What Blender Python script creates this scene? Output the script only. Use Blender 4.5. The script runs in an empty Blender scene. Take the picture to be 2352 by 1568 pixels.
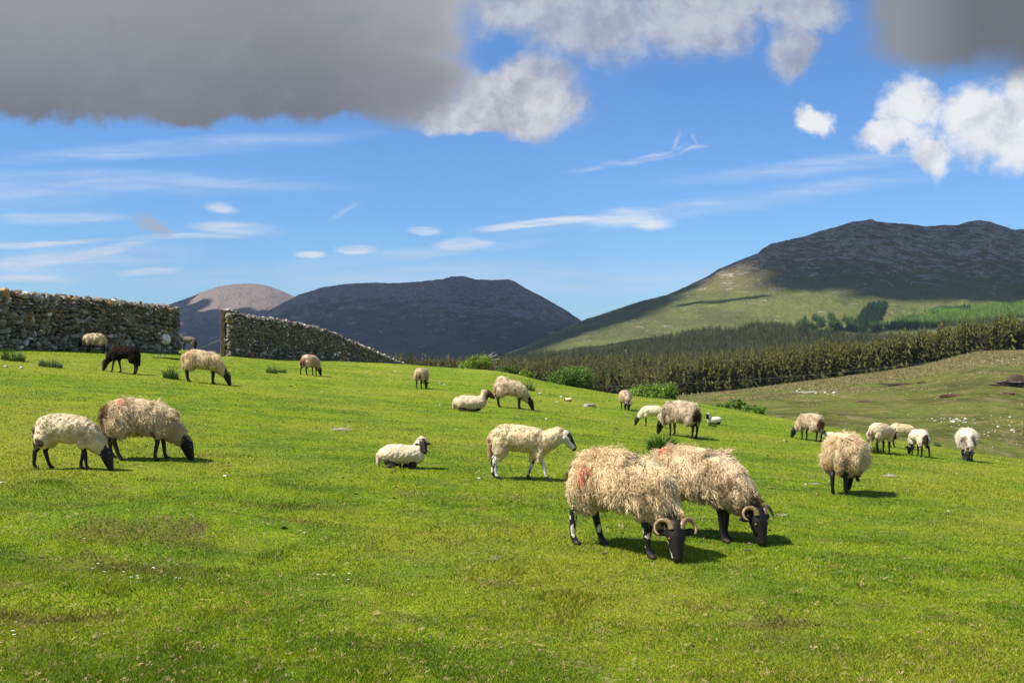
import bpy, bmesh, math, random
import numpy as np
from mathutils import Vector, Matrix
R = math.radians
rng = np.random.default_rng(11)
random.seed(5)
scene = bpy.context.scene
COL = scene.collection
F = 2352 * 38 / 36.0          # focal length in photo units (photo width 2352)
CZ = 1.5                      # camera height
SUN_EL = R(54)
SUN_H = np.array([-0.93, -0.37]); SUN_H = SUN_H / np.linalg.norm(SUN_H)
SUN_DIR = np.array([SUN_H[0]*math.cos(SUN_EL), SUN_H[1]*math.cos(SUN_EL), math.sin(SUN_EL)])

# ---------------------------------------------------------------- noise
def _h(ix, iy, iz, s):
    h = (ix*374761393 + iy*668265263 + iz*2147483647 + s*1274126177) & 0xffffffff
    h = ((h ^ (h >> 13)) * 1274126177) & 0xffffffff
    h = ((h ^ (h >> 16)) * 2246822519) & 0xffffffff
    return ((h ^ (h >> 15)) & 0xffffff) / float(0xffffff)
def vn3(x, y, z, s=0):
    x, y, z = np.broadcast_arrays(np.asarray(x, float), np.asarray(y, float), np.asarray(z, float))
    ix = np.floor(x).astype(np.int64); iy = np.floor(y).astype(np.int64); iz = np.floor(z).astype(np.int64)
    fx = x-ix; fy = y-iy; fz = z-iz
    fx = fx*fx*(3-2*fx); fy = fy*fy*(3-2*fy); fz = fz*fz*(3-2*fz)
    def c(a, b, d): return _h(ix+a, iy+b, iz+d, s)
    x00 = c(0,0,0)*(1-fx)+c(1,0,0)*fx; x10 = c(0,1,0)*(1-fx)+c(1,1,0)*fx
    x01 = c(0,0,1)*(1-fx)+c(1,0,1)*fx; x11 = c(0,1,1)*(1-fx)+c(1,1,1)*fx
    return ((x00*(1-fy)+x10*fy)*(1-fz) + (x01*(1-fy)+x11*fy)*fz)*2-1
def vn2(x, y, s=0): return vn3(x, y, 0.5, s)
def fbm(x, y, o=4, s=0, ridged=False):
    t = 0; a = 1; n = 0
    for i in range(o):
        v = vn2(x*2**i, y*2**i, s+i)
        if ridged: v = 1-2*np.abs(v)
        t = t + a*v; n += a; a *= .5
    return t/n
def tab(x, pts):
    p = np.array(pts, float); return np.interp(x, p[:,0], p[:,1])
def stab(x, pts, w=25):        # smoothed table
    x = np.asarray(x, float)
    return (tab(x-w, pts)+tab(x-w/2, pts)+tab(x, pts)+tab(x+w/2, pts)+tab(x+w, pts))/5

# ---------------------------------------------------------------- mesh helpers
def mk(name, V, Fc, mat=None, parent=None, col=None, smooth=True, link=True):
    """V (n,3); Fc list of (m,k) int arrays"""
    me = bpy.data.meshes.new(name)
    V = np.asarray(V, np.float32)
    if not isinstance(Fc, (list, tuple)): Fc = [Fc]
    Fc = [np.asarray(f, np.int32) for f in Fc if len(f)]
    loops = np.concatenate([f.ravel() for f in Fc])
    tot = np.concatenate([np.full(len(f), f.shape[1], np.int32) for f in Fc])
    st = np.concatenate([[0], np.cumsum(tot)[:-1]]).astype(np.int32)
    me.vertices.add(len(V)); me.vertices.foreach_set('co', V.ravel())
    me.loops.add(len(loops)); me.loops.foreach_set('vertex_index', loops)
    me.polygons.add(len(tot)); me.polygons.foreach_set('loop_start', st)
    me.polygons.foreach_set('use_smooth', np.full(len(tot), smooth))
    me.update(calc_edges=True)
    if col is not None:
        a = me.attributes.new('Col', 'FLOAT_COLOR', 'POINT')
        c = np.ones((len(V), 4), np.float32); c[:, :3] = col
        a.data.foreach_set('color', c.ravel())
    if mat: me.materials.append(mat)
    ob = bpy.data.objects.new(name, me)
    if parent is not None: ob.parent = parent
    if link: COL.objects.link(ob)
    return ob
def tag(o, label=None, cat=None, group=None, kind=None):
    if label: o['label'] = label
    if cat: o['category'] = cat
    if group: o['group'] = group
    if kind: o['kind'] = kind
    return o
def empty(name, loc, rz=0):
    o = bpy.data.objects.new(name, None); COL.objects.link(o)
    o.location = loc; o.rotation_euler.z = rz; o.empty_display_size = .2
    return o
def ico(n):
    bm = bmesh.new(); bmesh.ops.create_icosphere(bm, subdivisions=n, radius=1)
    V = np.array([v.co[:] for v in bm.verts]); Fa = np.array([[v.index for v in f.verts] for f in bm.faces])
    bm.free(); return V, Fa
ICO = {n: ico(n) for n in (1, 2, 3, 4)}
class Acc:
    """collects pieces into one mesh"""
    def __init__(s): s.V=[]; s.F={}; s.C=[]; s.n=0
    def add(s, V, Fs, c=(1,1,1)):
        V = np.asarray(V, float)
        if not isinstance(Fs, (list, tuple)): Fs=[Fs]
        for f in Fs:
            f = np.asarray(f); s.F.setdefault(f.shape[1], []).append(f+s.n)
        s.V.append(V); s.n += len(V)
        c = np.asarray(c, float)
        s.C.append(np.broadcast_to(c, (len(V),3)) if c.ndim==1 else c)
    def arrays(s): return np.concatenate(s.V), [np.concatenate(f) for f in s.F.values()], np.concatenate(s.C)
    def build(s, name, mat, parent=None, smooth=True):
        V, Fs, C = s.arrays(); return mk(name, V, Fs, mat, parent, C, smooth)
def tube(P, rad, n=6, cap=True):
    """swept tube along points P"""
    P = np.asarray(P, float); k = len(P); rad = np.broadcast_to(np.asarray(rad, float), (k,))
    T = np.gradient(P, axis=0); T /= np.linalg.norm(T, axis=1)[:,None]+1e-9
    ref = np.array([0,0,1.]) if abs(T[0,2])<.9 else np.array([1.,0,0])
    V=[]
    a = np.cross(T[0], ref); a/=np.linalg.norm(a)
    for i in range(k):
        a = a-T[i]*a.dot(T[i]); a/=np.linalg.norm(a)+1e-9; b=np.cross(T[i],a)
        for j in range(n):
            t=2*math.pi*j/n; V.append(P[i]+rad[i]*(math.cos(t)*a+math.sin(t)*b))
    Fq=[[i*n+j,i*n+(j+1)%n,(i+1)*n+(j+1)%n,(i+1)*n+j] for i in range(k-1) for j in range(n)]
    Fs=[np.array(Fq)]
    if cap:
        V.append(P[0]); V.append(P[-1]); q=len(V)
        Fs.append(np.array([[q-2,(j+1)%n,j] for j in range(n)]+[[q-1,(k-1)*n+j,(k-1)*n+(j+1)%n] for j in range(n)]))
    return np.array(V), Fs
def gridfaces(nr, nc):
    i = np.arange(nr-1)[:,None]*nc+np.arange(nc-1)[None,:]
    return np.stack([i, i+1, i+nc+1, i+nc], -1).reshape(-1,4)
def rotm(rx, ry, rz):
    return np.array(Matrix.Rotation(rz,3,'Z') @ Matrix.Rotation(ry,3,'Y') @ Matrix.Rotation(rx,3,'X'))

# ---------------------------------------------------------------- materials
def newmat(name, rough=.9, spec=.2):
    m = bpy.data.materials.new(name); m.use_nodes=True
    nt=m.node_tree; b=nt.nodes['Principled BSDF']; b.inputs['Roughness'].default_value=rough
    b.inputs['Specular IOR Level'].default_value=spec
    return m, nt, b
def nd(nt, t, **kw):
    n = nt.nodes.new(t)
    for k,v in kw.items():
        if k=='inp':
            for a,b in v.items():
                if isinstance(b, bpy.types.NodeSocket): nt.links.new(b, n.inputs[a])
                else: n.inputs[a].default_value=b
        else: setattr(n,k,v)
    return n
def noise(nt, vec, scale, detail=4, rough=.55, dist=0, dim='3D'):
    n = nd(nt,'ShaderNodeTexNoise'); n.noise_dimensions=dim
    nt.links.new(vec, n.inputs['Vector']); n.inputs['Scale'].default_value=scale
    n.inputs['Detail'].default_value=detail; n.inputs['Roughness'].default_value=rough; n.inputs['Distortion'].default_value=dist
    return n.outputs['Fac']
def mp(nt, v, a, b, c=0, d=1, sm=True):
    n = nd(nt,'ShaderNodeMapRange'); n.interpolation_type='SMOOTHSTEP' if sm else 'LINEAR'
    nt.links.new(v,n.inputs['Value'])
    for k,q in (('From Min',a),('From Max',b),('To Min',c),('To Max',d)): n.inputs[k].default_value=q
    return n.outputs['Result']
def mix(nt, f, a, b, bt='MIX'):
    n = nd(nt,'ShaderNodeMix'); n.data_type='RGBA'; n.blend_type=bt; n.clamp_factor=True
    for k,q in ((0,f),(6,a),(7,b)):
        if isinstance(q,bpy.types.NodeSocket): nt.links.new(q,n.inputs[k])
        elif k==0: n.inputs[0].default_value=q
        else: n.inputs[k].default_value=(*q,1) if len(q)==3 else q
    return n.outputs[2]
def mth(nt, op, a, b=None, c=None, clamp=False):
    n = nd(nt,'ShaderNodeMath',operation=op); n.use_clamp=clamp
    for i,q in enumerate((a,b,c)):
        if q is None: continue
        if isinstance(q,bpy.types.NodeSocket): nt.links.new(q,n.inputs[i])
        else: n.inputs[i].default_value=q
    return n.outputs[0]
def bump(nt, b, h, dist, st=1):
    n = nd(nt,'ShaderNodeBump'); n.inputs['Distance'].default_value=dist; n.inputs['Strength'].default_value=st
    nt.links.new(h,n.inputs['Height']); nt.links.new(n.outputs[0], b.inputs['Normal'])
def attr(nt, name='Col'): return nd(nt,'ShaderNodeAttribute',attribute_name=name).outputs['Color']
def pos(nt): return nd(nt,'ShaderNodeNewGeometry').outputs['Position']
def objc(nt): return nd(nt,'ShaderNodeTexCoord').outputs['Object']

def colmat(name, rough=.9, nscale=20, namt=.3, spec=.15, transl=0, obj=True, bumpd=0):
    """colour attribute times procedural mottling"""
    m,nt,b = newmat(name, rough, spec)
    c = attr(nt); v = objc(nt) if obj else pos(nt)
    f = noise(nt, v, nscale, 4, .6)
    k = mp(nt, f, .3,.7, 1-namt,1+namt, False)
    cb = nd(nt,'ShaderNodeCombineXYZ',inp={0:k,1:k,2:k}).outputs[0]
    o = mix(nt,1.0,c,cb,'MULTIPLY'); nt.links.new(o,b.inputs['Base Color'])
    if bumpd: bump(nt,b,f,bumpd)
    if transl:
        t=nd(nt,'ShaderNodeBsdfTranslucent'); nt.links.new(o,t.inputs[0])
        ms=nd(nt,'ShaderNodeMixShader'); ms.inputs[0].default_value=transl
        nt.links.new(b.outputs[0],ms.inputs[1]); nt.links.new(t.outputs[0],ms.inputs[2])
        nt.links.new(ms.outputs[0], nt.nodes['Material Output'].inputs[0])
    return m

def grass_color(nt, P, blades=False):
    big = noise(nt,P,.22,3,.5); med = noise(nt,P,1.1,5,.65); fin = noise(nt,P,9,4,.7); vf = noise(nt,P,55,3,.7)
    A=(.228,.300,.010); B=(.318,.338,.032); D=(.122,.205,.009); S=(.46,.37,.15); O=(.20,.18,.045)
    c = mix(nt, mp(nt,med,.40,.58), D, A)
    c = mix(nt, mp(nt,big,.42,.62,0,.65), c, B)
    c = mix(nt, mp(nt,fin,.52,.70,0,.55), c, B)
    c = mix(nt, mp(nt,fin,.32,.45,.8,0), c, D)
    n2 = noise(nt,P,2.3,5,.7,.4)
    c = mix(nt, mp(nt,n2,.54,.70,0,.7), c, O)
    n3 = noise(nt,P,17,3,.6)
    c = mix(nt, mp(nt,n3,.60,.68,0,.8), c, S)
    n6 = noise(nt,P,5.5,4,.75)
    c = mix(nt, mp(nt,n6,.66,.72,0,.7), c, (.13,.085,.035))
    if not blades:
        c = mix(nt, mp(nt,vf,.35,.65,.5,0), c, (.05,.10,.008))
    return c, fin, vf
def brownpatch(nt, P, c):
    # worn, mossy hollow and a few bare spots (real ground colour)
    for (x,y,rx,ry,a) in PATCHES:
        d = nd(nt,'ShaderNodeVectorMath',operation='SUBTRACT',inp={0:P,1:(x,y,0)}).outputs[0]
        d = nd(nt,'ShaderNodeVectorMath',operation='MULTIPLY',inp={0:d,1:(1/rx,1/ry,0)}).outputs[0]
        l = nd(nt,'ShaderNodeVectorMath',operation='LENGTH',inp={0:d}).outputs['Value']
        n = noise(nt,P,3.2,6,.8)
        l = mth(nt,'ADD',l,mth(nt,'MULTIPLY',mth(nt,'SUBTRACT',n,.5),3.4))
        f = mp(nt,l,.15,1.1,a,0)
        bc = mix(nt, noise(nt,P,14,3,.7), (.05,.07,.012),(.20,.14,.055))
        c = mix(nt,f,c,bc)
    return c
HAZE=.000038; SKYS=.075; SKYTINT=(.52,.80,1.13); SUNE=4.7; EXPO=0.8
# ---------------------------------------------------------------- terrain
CREST = [(-800,786,60),(0,790,60),(215,795,60),(405,801,64),(500,812,66),(600,819,66),(700,826,65),(800,831,62),(930,836,60),(1000,842,60),
 (1060,846,60),(1130,850,58),(1200,862,57),(1240,874,56),(1300,885,54),(1400,903,52),(1480,912,50),(1560,918,48),(1640,932,45),
 (1700,943,42),(1780,957,40),(1880,975,37),(1950,990,35.5),(2000,1000,34),(2100,1017,32.5),(2180,1030,31),(2260,1042,30),(2352,1056,29),(2500,1075,28),(3200,1140,24)]
def crest(px):
    return stab(px,[(a,b) for a,b,c in CREST],22), stab(px,[(a,c) for a,b,c in CREST],50)
def zn(x,y): return -1.46-.005*(y-8)-x*.122*(1-np.exp(-np.maximum(y,0)/20))
def zpas(x,y,micro=True):
    x=np.asarray(x,float); y=np.asarray(y,float); ys=np.maximum(y,.5)
    px=np.clip(x/ys*F+1176,-800,3200)
    pc,rc=crest(px)
    ux=(px-1176)/F
    e=-(pc-800)/F*rc-zn(ux*rc,rc)
    t=np.clip((ys-10)/(rc-10),0,1.0)
    z=zn(x,y)+e*t**3
    o=np.clip(ys-rc,0,None)
    z=z-.006*o*o-.02*o
    if micro:
        a=np.clip((rc+4-ys)/12,0.25,1)
        z=z+a*(.05*fbm(x*.35,y*.35,3,3)+.018*vn2(x*2.1,y*2.1,9)+.008*vn2(x*6,y*6,19))
        # hollow and little banks in the left foreground
        for (cx,cy,sx,sy,h) in BUMPS: z=z+h*np.exp(-((x-cx)/sx)**2-((y-cy)/sy)**2)
    return z+CZ
BUMPS=[]
_rr=np.exp(np.linspace(math.log(2.5),math.log(90),1500))
def hit(px,py):
    u=(px-1176)/F
    z=zpas(u*_rr,_rr); pg=800-(z-CZ)/_rr*F
    k=np.argmax(pg<=py)
    if pg[k]>py: k=int(np.argmin(pg))
    r=_rr[k]; return np.array([u*r,r,z[k]])
def at(px,py,r): return np.array([(px-1176)/F*r,r,CZ-(py-800)/F*r])
_h1=hit(330,1225); _h2=hit(300,1290); _h3=hit(130,1400); _h4=hit(1780,1440)
BUMPS=[(_h1[0],_h1[1]+.35,.95,.35,.17),(_h1[0]+.75,_h1[1]-.15,.35,.3,-.06),(_h2[0]+.1,_h2[1]+.05,.9,.35,-.07),(_h3[0],_h3[1],.6,.3,-.05),(_h3[0]-.1,_h3[1]+.45,.7,.25,.05),
       (_h4[0],_h4[1]+.15,.35,.15,.04)]
h5=hit(455,1210); h6=hit(130,1420)
h7=hit(930,1268); h8=hit(600,1160)
PATCHES=[(_h1[0],_h1[1]-.1,.9,.32,.62),(h5[0],h5[1],.11,.12,.9),(_h2[0]-.1,_h2[1]+.1,.9,.35,.6),(h6[0]-.2,h6[1],.5,.2,.7),(_h4[0],_h4[1],.35,.12,.7),(h7[0],h7[1],.2,.08,.8),(h8[0]+.4,h8[1],.8,.25,.35)]

def sheet(name, px0,px1,npx, rs, zf, mat, kind='structure'):
    px=np.linspace(px0,px1,npx); U=(px-1176)/F
    Rr,UU=np.meshgrid(rs,U,indexing='ij')
    X=UU*Rr; Z=zf(X,Rr)
    V=np.stack([X,Rr,Z],-1).reshape(-1,3)
    o=mk(name,V,gridfaces(len(rs),npx)[:,::1],mat)
    if kind: o['kind']=kind
    return o
m_past,nt,b=newmat('pasture_grass',.95,.1)
P=pos(nt); c,fin,vf=grass_color(nt,P); c=brownpatch(nt,P,c)
nt.links.new(c,b.inputs['Base Color'])
hgt=mth(nt,'ADD',mth(nt,'MULTIPLY',fin,1.5),vf); bump(nt,b,hgt,.03,.9)
rs=np.concatenate([np.exp(np.linspace(math.log(1.2),math.log(30),420)),np.linspace(30.1,98,330)])
sheet('pasture',-700,3050,760,rs,zpas,m_past)

# moor beyond the pasture, on the right
MSKY=[(200,915),(900,925),(1400,925),(1500,920),(1560,913),(1700,899),(1850,879),(2000,861),(2120,842),(2170,829),(2200,821),(2240,812),(2300,808),(2352,808),(2500,812),(3300,830)]
def zmoor(x,y,micro=True):
    px=np.clip(x/y*F+1176,200,3200); pc,rc=crest(px)
    zn_=-(pc+62-800)/F*62; ps=stab(px,MSKY,14); zs=-(ps-800)/F*260
    t=np.clip((y-62)/(260-62),-.3,1.02)
    z=zn_+(zs-zn_)*t
    o=np.clip(y-262,0,None); z=z-.0009*o*o-.01*o
    if micro:
        a=np.clip(t*3,.2,1)*np.clip((1.02-t)*7,.12,1)
        z=z+a*(1.3*fbm(x/38,y/38,3,21)+.35*fbm(x/7,y/7,3,25))
    return z+CZ
def inv(zf,px,py,r0,r1):
    rr=np.linspace(r0,r1,700); u=(px-1176)/F
    z=zf(u*rr,rr); pg=800-(z-CZ)/rr*F
    k=np.argmax(pg<=py)
    if pg[k]>py: k=int(np.argmin(pg))
    return np.array([u*rr[k],rr[k],float(z[k])])
m_moor,nt,b=newmat('moor_grass',.95,.1)
P=pos(nt); mpg=nd(nt,'ShaderNodeMapping',inp={'Vector':P,'Scale':(1,.8,1)}).outputs[0]
n1=noise(nt,mpg,.035,5,.6,.5); n2=noise(nt,mpg,.14,6,.7,.5); n3=noise(nt,mpg,1.2,5,.75); n4=noise(nt,mpg,.25,5,.7,1)
c=mix(nt,mp(nt,n2,.38,.6),(.058,.068,.012),(.118,.136,.022))
c=mix(nt,mp(nt,n1,.48,.62,0,.55),c,(.110,.135,.024))
c=mix(nt,mp(nt,n4,.52,.64,0,.7),c,(.205,.16,.075))
c=mix(nt,mp(nt,n3,.52,.68,0,.5),c,(.24,.19,.085))
c=mix(nt,mp(nt,n3,.34,.47,.75,0),c,(.038,.042,.011))
n5=noise(nt,mpg,.09,4,.8,.6)
c=mix(nt,mp(nt,n5,.64,.70,0,.75),c,(.055,.038,.026))
nt.links.new(c,b.inputs['Base Color']); bump(nt,b,mth(nt,'ADD',n3,n4),.5,.8)
sheet('moor',350,3050,560,np.concatenate([np.linspace(40,262,330),np.linspace(264,330,30)]),zmoor,m_moor)

# forest floor: rises gently away from 290 m to about 1 km
FL1=[(200,860),(900,872),(1130,884),(1400,908),(1560,917),(1700,905),(1850,886),(2000,868),(2120,850),(2200,832),(2352,816),(3300,830)]
FTOP=[(200,832),(900,830),(1130,826),(1330,814),(1494,808),(1638,803),(1809,790),(1833,785),(2000,783),(2123,779),(2314,763),(2400,760),(3300,740)]
def zfl(x,y):
    px=np.clip(x/y*F+1176,-500,3200)
    z1=-(stab(px,FL1,20)-800)/F*420; z2=-(stab(px,FTOP,20)+26-800)/F*880
    t=np.clip((y-420)/460,-.5,1.3)
    return z1+(z2-z1)*t+.6*fbm(x/60,y/60,2,41)+CZ
m_fl,nt,b=newmat('valley_ground',.95,.1)
P=pos(nt); c=mix(nt,mp(nt,noise(nt,P,.02,5,.7),.4,.6),(.05,.065,.018),(.10,.12,.03)); nt.links.new(c,b.inputs['Base Color'])
sheet('valley_floor',-600,3100,200,np.linspace(300,1150,160),lambda x,y:zfl(x,y)-.5*np.clip((330-y)/30,0,1),m_fl)

# ---------------------------------------------------------------- mountains
M3=[(700,880),(900,860),(1060,838),(1150,817),(1200,797),(1270,766),(1340,735),(1400,715),(1480,689),(1530,678),(1580,656),(1625,634),(1650,618),(1700,597),(1740,582),(1752,571),(1770,560),(1800,553),(1850,542),(1885,530),(1920,521),(1955,510),(1985,506),(2003,503),(2015,508),(2040,511),(2080,514),(2130,520),(2175,516),(2200,517),(2225,509),(2250,505),(2275,509),(2300,518),(2330,527),(2352,526),(2420,530),(2600,560),(3300,640)]
M2=[(350,850),(430,810),(520,768),(580,735),(620,712),(650,695),(690,675),(740,660),(790,652),(850,649),(920,650),(980,645),(1015,641),(1038,634),(1065,634),(1090,641),(1130,643),(1165,641),(1180,645),(1205,661),(1240,678),(1270,695),(1300,712),(1330,733),(1400,765),(1480,800),(1600,840),(1800,870)]
M1=[(-900,900),(-300,880),(150,800),(260,755),(330,718),(385,700),(430,685),(470,668),(505,657),(540,652),(580,651),(610,655),(640,665),(680,683),(740,712),(820,755),(900,800),(1000,860)]
def mountain(name, sky, r0, rr, pbase, amp, mat, px0, px1, nc, nr, seed, rrf=None, shp=.9):
    px=np.linspace(px0,px1,nc)
    ps=tab(px,sky)+ .9*vn2(px/7.,0*px,seed)+.5*vn2(px/2.5,0*px,seed+1)
    ps=np.minimum(ps,pbase+40)
    rid=rr if rrf is None else rrf(px)
    T=np.concatenate([np.linspace(0,1,nr),np.linspace(1.01,1.35,25)])
    TT,PX=np.meshgrid(T,px,indexing='ij'); PS=np.broadcast_to(ps,PX.shape); RR=np.broadcast_to(rid,PX.shape)
    Y=r0+(RR-r0)*TT
    X=(PX-1176)/F*Y
    tt=np.clip(TT,0,1); py=pbase+(PS-pbase)*tt**shp
    Z=-(py-800)/F*Y
    zs=-(PS-800)/F*RR
    back=TT>1; Z=np.where(back, zs-(TT-1)*(RR-r0)*.55, Z)
    en=np.clip(np.minimum(tt*4,(1-tt)*5),0,1)*(~back)
    ht=np.clip(zs+30,0,400)/300
    L=amp*9
    q_=(PX-1176)/F*(2000 if rrf is not None else rr); h_=(836-py)/F*(2000 if rrf is not None else rr)
    g=fbm(q_/L*1.3,h_/L*2.2,7,seed+5,True)*.55+fbm(q_/L*5,h_/L*8,5,seed+15)*.35
    Z=Z+amp*g*en*np.clip(ht,.15,1.2)
    V=np.stack([X,Y,Z+CZ],-1)
    o=mk(name,V.reshape(-1,3),gridfaces(len(T),nc),mat); o['kind']='structure'
    def q(p,y):           # surface point seen at photo position p,y
        s=float(tab(p,sky)); t=np.clip((y-pbase)/(s-pbase),0,1)**(1/shp)
        ri=rr if rrf is None else float(rrf(np.array([p]))[0])
        j=np.clip((p-px0)/(px1-px0)*(nc-1),0,nc-1); i=t*(nr-1)
        return V[int(round(i)),int(round(float(j)))].copy()
    return o,q
def mtn_mat(name, grassA, grassB, rockA, rockB, lo, hi, sc, rockamt):
    m,nt,b=newmat(name,.95,.1); P=pos(nt)
    P2=nd(nt,'ShaderNodeMapping',inp={'Vector':P,'Rotation':(0,0,R(12)),'Scale':(1,.35,2.3)}).outputs[0]
    z=nd(nt,'ShaderNodeSeparateXYZ',inp={0:P}).outputs[2]
    n1=noise(nt,P2,.004*sc,6,.65,.5); n2=noise(nt,P2,.030*sc,7,.78,.6); n3=noise(nt,P2,.13*sc,6,.75,.3)
    g=mix(nt,mp(nt,n1,.42,.58),grassA,grassB)
    g=mix(nt,mp(nt,n3,.35,.5,.5,0),g,tuple(q*.5 for q in grassA))
    r=mix(nt,mp(nt,n3,.42,.6),rockA,rockB)
    zz=mth(nt,'ADD',z,mth(nt,'MULTIPLY',mth(nt,'SUBTRACT',n1,.5),(hi-lo)*1.6))
    up=mp(nt,zz,lo,hi)
    heath=mix(nt,mp(nt,n2,.4,.6),(.180,.118,.052),(.235,.165,.082))
    c=mix(nt,up,g,heath)
    k=mth(nt,'ADD',n2,mth(nt,'MULTIPLY',up,rockamt))
    c=mix(nt,mp(nt,k,.585,.66),c,r)
    sp_=noise(nt,P2,.30*sc,3,.6); c=mix(nt,mp(nt,mth(nt,'ADD',sp_,mth(nt,'MULTIPLY',n2,.35)),.84,.90),c,rockB)
    nt.links.new(c,b.inputs['Base Color'])
    bump(nt,b,mth(nt,'ADD',mth(nt,'MULTIPLY',n2,2.),n3),14/sc,.8)
    return m
mm3=mtn_mat('hill_heather_grass',(.120,.130,.040),(.165,.185,.05),(.23,.185,.14),(.55,.48,.40),70,170,1.4,.13)
mm2=mtn_mat('far_hill_heather',(.055,.062,.042),(.070,.072,.050),(.17,.135,.125),(.38,.29,.26),20,200,.9,.22)
mm1=mtn_mat('far_peak_scree',(.08,.07,.055),(.10,.09,.07),(.20,.155,.13),(.31,.25,.21),60,260,.75,.25)
r3=lambda p: np.interp(p,[700,1150,1500,2000,2600,3300],[1500,1700,1850,2150,2250,2250])
hill3,q3=mountain('hill_right',M3,960,2100,836,30,mm3,700,3100,1100,260,61,r3)
hill2,q2=mountain('hill_centre',M2,2300,3600,850,38,mm2,330,1820,760,200,71)
hill1,q1=mountain('hill_left',M1,4200,5400,850,60,mm1,-900,1020,600,140,81)
# low land behind everything to the horizon
mkz=lambda x,y: 0*x-45.0-(y-1100)*.004+CZ
sheet('lowland',-1500,3900,60,np.linspace(1050,6300,60),mkz,m_fl)

# ---------------------------------------------------------------- unseen clouds added overhead to cast shade on the hills
LIT3=[(1100,860),(1180,832),(1250,813),(1300,797),(1400,762),(1500,722),(1570,682),(1620,646),(1650,630),(1700,612),(1738,606),(1760,640),(1790,680),(1850,686),(1900,676),(1960,695),(2000,704),(2200,704),(2352,706),(3200,706)]
m_cl,nt,b=newmat('cloud_white',1,0); b.inputs['Base Color'].default_value=(.9,.9,.9,1)
def cloud(name, pts, rad, alt):  # unseen puffs set sunward so their shadow lands on the given points
    acc=Acc(); V0,F0=ICO[2]
    for p in pts:
        k=(alt-p[2])/SUN_DIR[2]; c=p+SUN_DIR*k
        c[2]=alt+random.uniform(-.2,.2)*rad
        s=rad*random.uniform(.8,1.25)
        acc.add(V0*np.array([s,s,s*.55])*(1+.12*vn3(V0[:,0]*2+c[0],V0[:,1]*2,V0[:,2]*2,3))[:,None]+c, F0)
    o=acc.build(name,m_cl); o['kind']='structure'; return o
pts=[]
for _ in range(9000):
    p=random.uniform(1150,2750); y=random.uniform(495,835)
    s=float(tab(p,M3))
    lit=float(tab(p,LIT3))+9*float(vn2(p/40.,y/30.,77))
    if y<s-3 or y>lit-10: continue
    if 1540<p<1700 and y<lit-2 and random.random()<.15: continue
    pts.append(q3(p,y))
P_=[]
for p in pts:
    if all((p[0]-q[0])**2+(p[1]-q[1])**2>27**2 for q in P_): P_.append(p)
def shade_strips():
    out=[]
    for k in range(60):
        p=1880+k*14; y=776-(p-1880)*.03
        out.append(q3(p,y))
    for k in range(16):                       # more puffs, casting dark diagonals on the lit slope
        p=1560+k*13; out.append(q3(p,706-(p-1560)*.10))
    for k in range(18):
        p=1330+k*11; out.append(q3(p,806-(p-1330)*.12))
    return out
cloud('near_hill_shade_cloud',P_,37,5000)
cloud('shade_strip_puffs',shade_strips(),13,1600)  # out-of-view puffs added only to cast strips of shade
pts=[]
for p in np.arange(330,1500,14):
    for y in np.arange(float(tab(p,M2))-2,846,12):
        pts.append(q2(p,y))
P_=[]
for p in pts:
    if all((p[0]-q[0])**2+(p[1]-q[1])**2>80**2 for q in P_): P_.append(p)
cloud('middle_hill_shade_cloud',P_,85,2100)
P_=[]
for p in np.arange(100,760,10):
    for y in np.arange(640,850,8):
        lim=tab(p,[(100,600),(380,600),(430,690),(480,706),(560,722),(620,730),(700,730),(760,760)])+4*float(vn2(p/20.,y/20.,5))
        if y<float(tab(p,M1))-2 or y<lim+5: continue
        w=q1(p,y)
        if all((w[0]-q[0])**2+(w[1]-q[1])**2>100**2 for q in P_): P_.append(w)
cloud('far_peak_shade_cloud',P_,90,2600)
# ---------------------------------------------------------------- sheep
def remesh(V, Fs, vox, it=4):
    ob = mk('tmp', V, Fs)
    md = ob.modifiers.new('r','REMESH'); md.mode='VOXEL'; md.voxel_size=vox
    ms = ob.modifiers.new('s','SMOOTH'); ms.factor=.5; ms.iterations=it
    dg = bpy.context.evaluated_depsgraph_get()
    me = bpy.data.meshes.new_from_object(ob.evaluated_get(dg))
    n=len(me.vertices); V=np.empty(n*3,np.float32); me.vertices.foreach_get('co',V)
    Q=np.empty(len(me.loops),np.int32); me.loops.foreach_get('vertex_index',Q)
    N=np.empty(n*3,np.float32); me.vertices.foreach_get('normal',N)
    old=ob.data; bpy.data.objects.remove(ob); bpy.data.meshes.remove(old); bpy.data.meshes.remove(me)
    return V.reshape(-1,3).astype(float), Q.reshape(-1,4), N.reshape(-1,3).astype(float)
def ell(acc, c, r, M=None, n=3):
    V,Fa=ICO[n]; V=V*np.asarray(r,float)
    if M is not None: V=V@np.asarray(M).T
    acc.add(V+np.asarray(c,float),Fa)
def chain(acc, P, rad, n=2):
    P=[np.asarray(p,float) for p in P]
    for i in range(len(P)-1):
        L=np.linalg.norm(P[i+1]-P[i]); k=max(2,int(L/(min(rad[i],rad[i+1])*.45))+1)
        for j in range(k+1):
            t=j/k; r=rad[i]*(1-t)+rad[i+1]*t
            ell(acc,P[i]*(1-t)+P[i+1]*t,(r,r,r),None,n)
def nrm(v): v=np.asarray(v,float); return v/(np.linalg.norm(v,axis=-1,keepdims=True)+1e-9)
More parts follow.
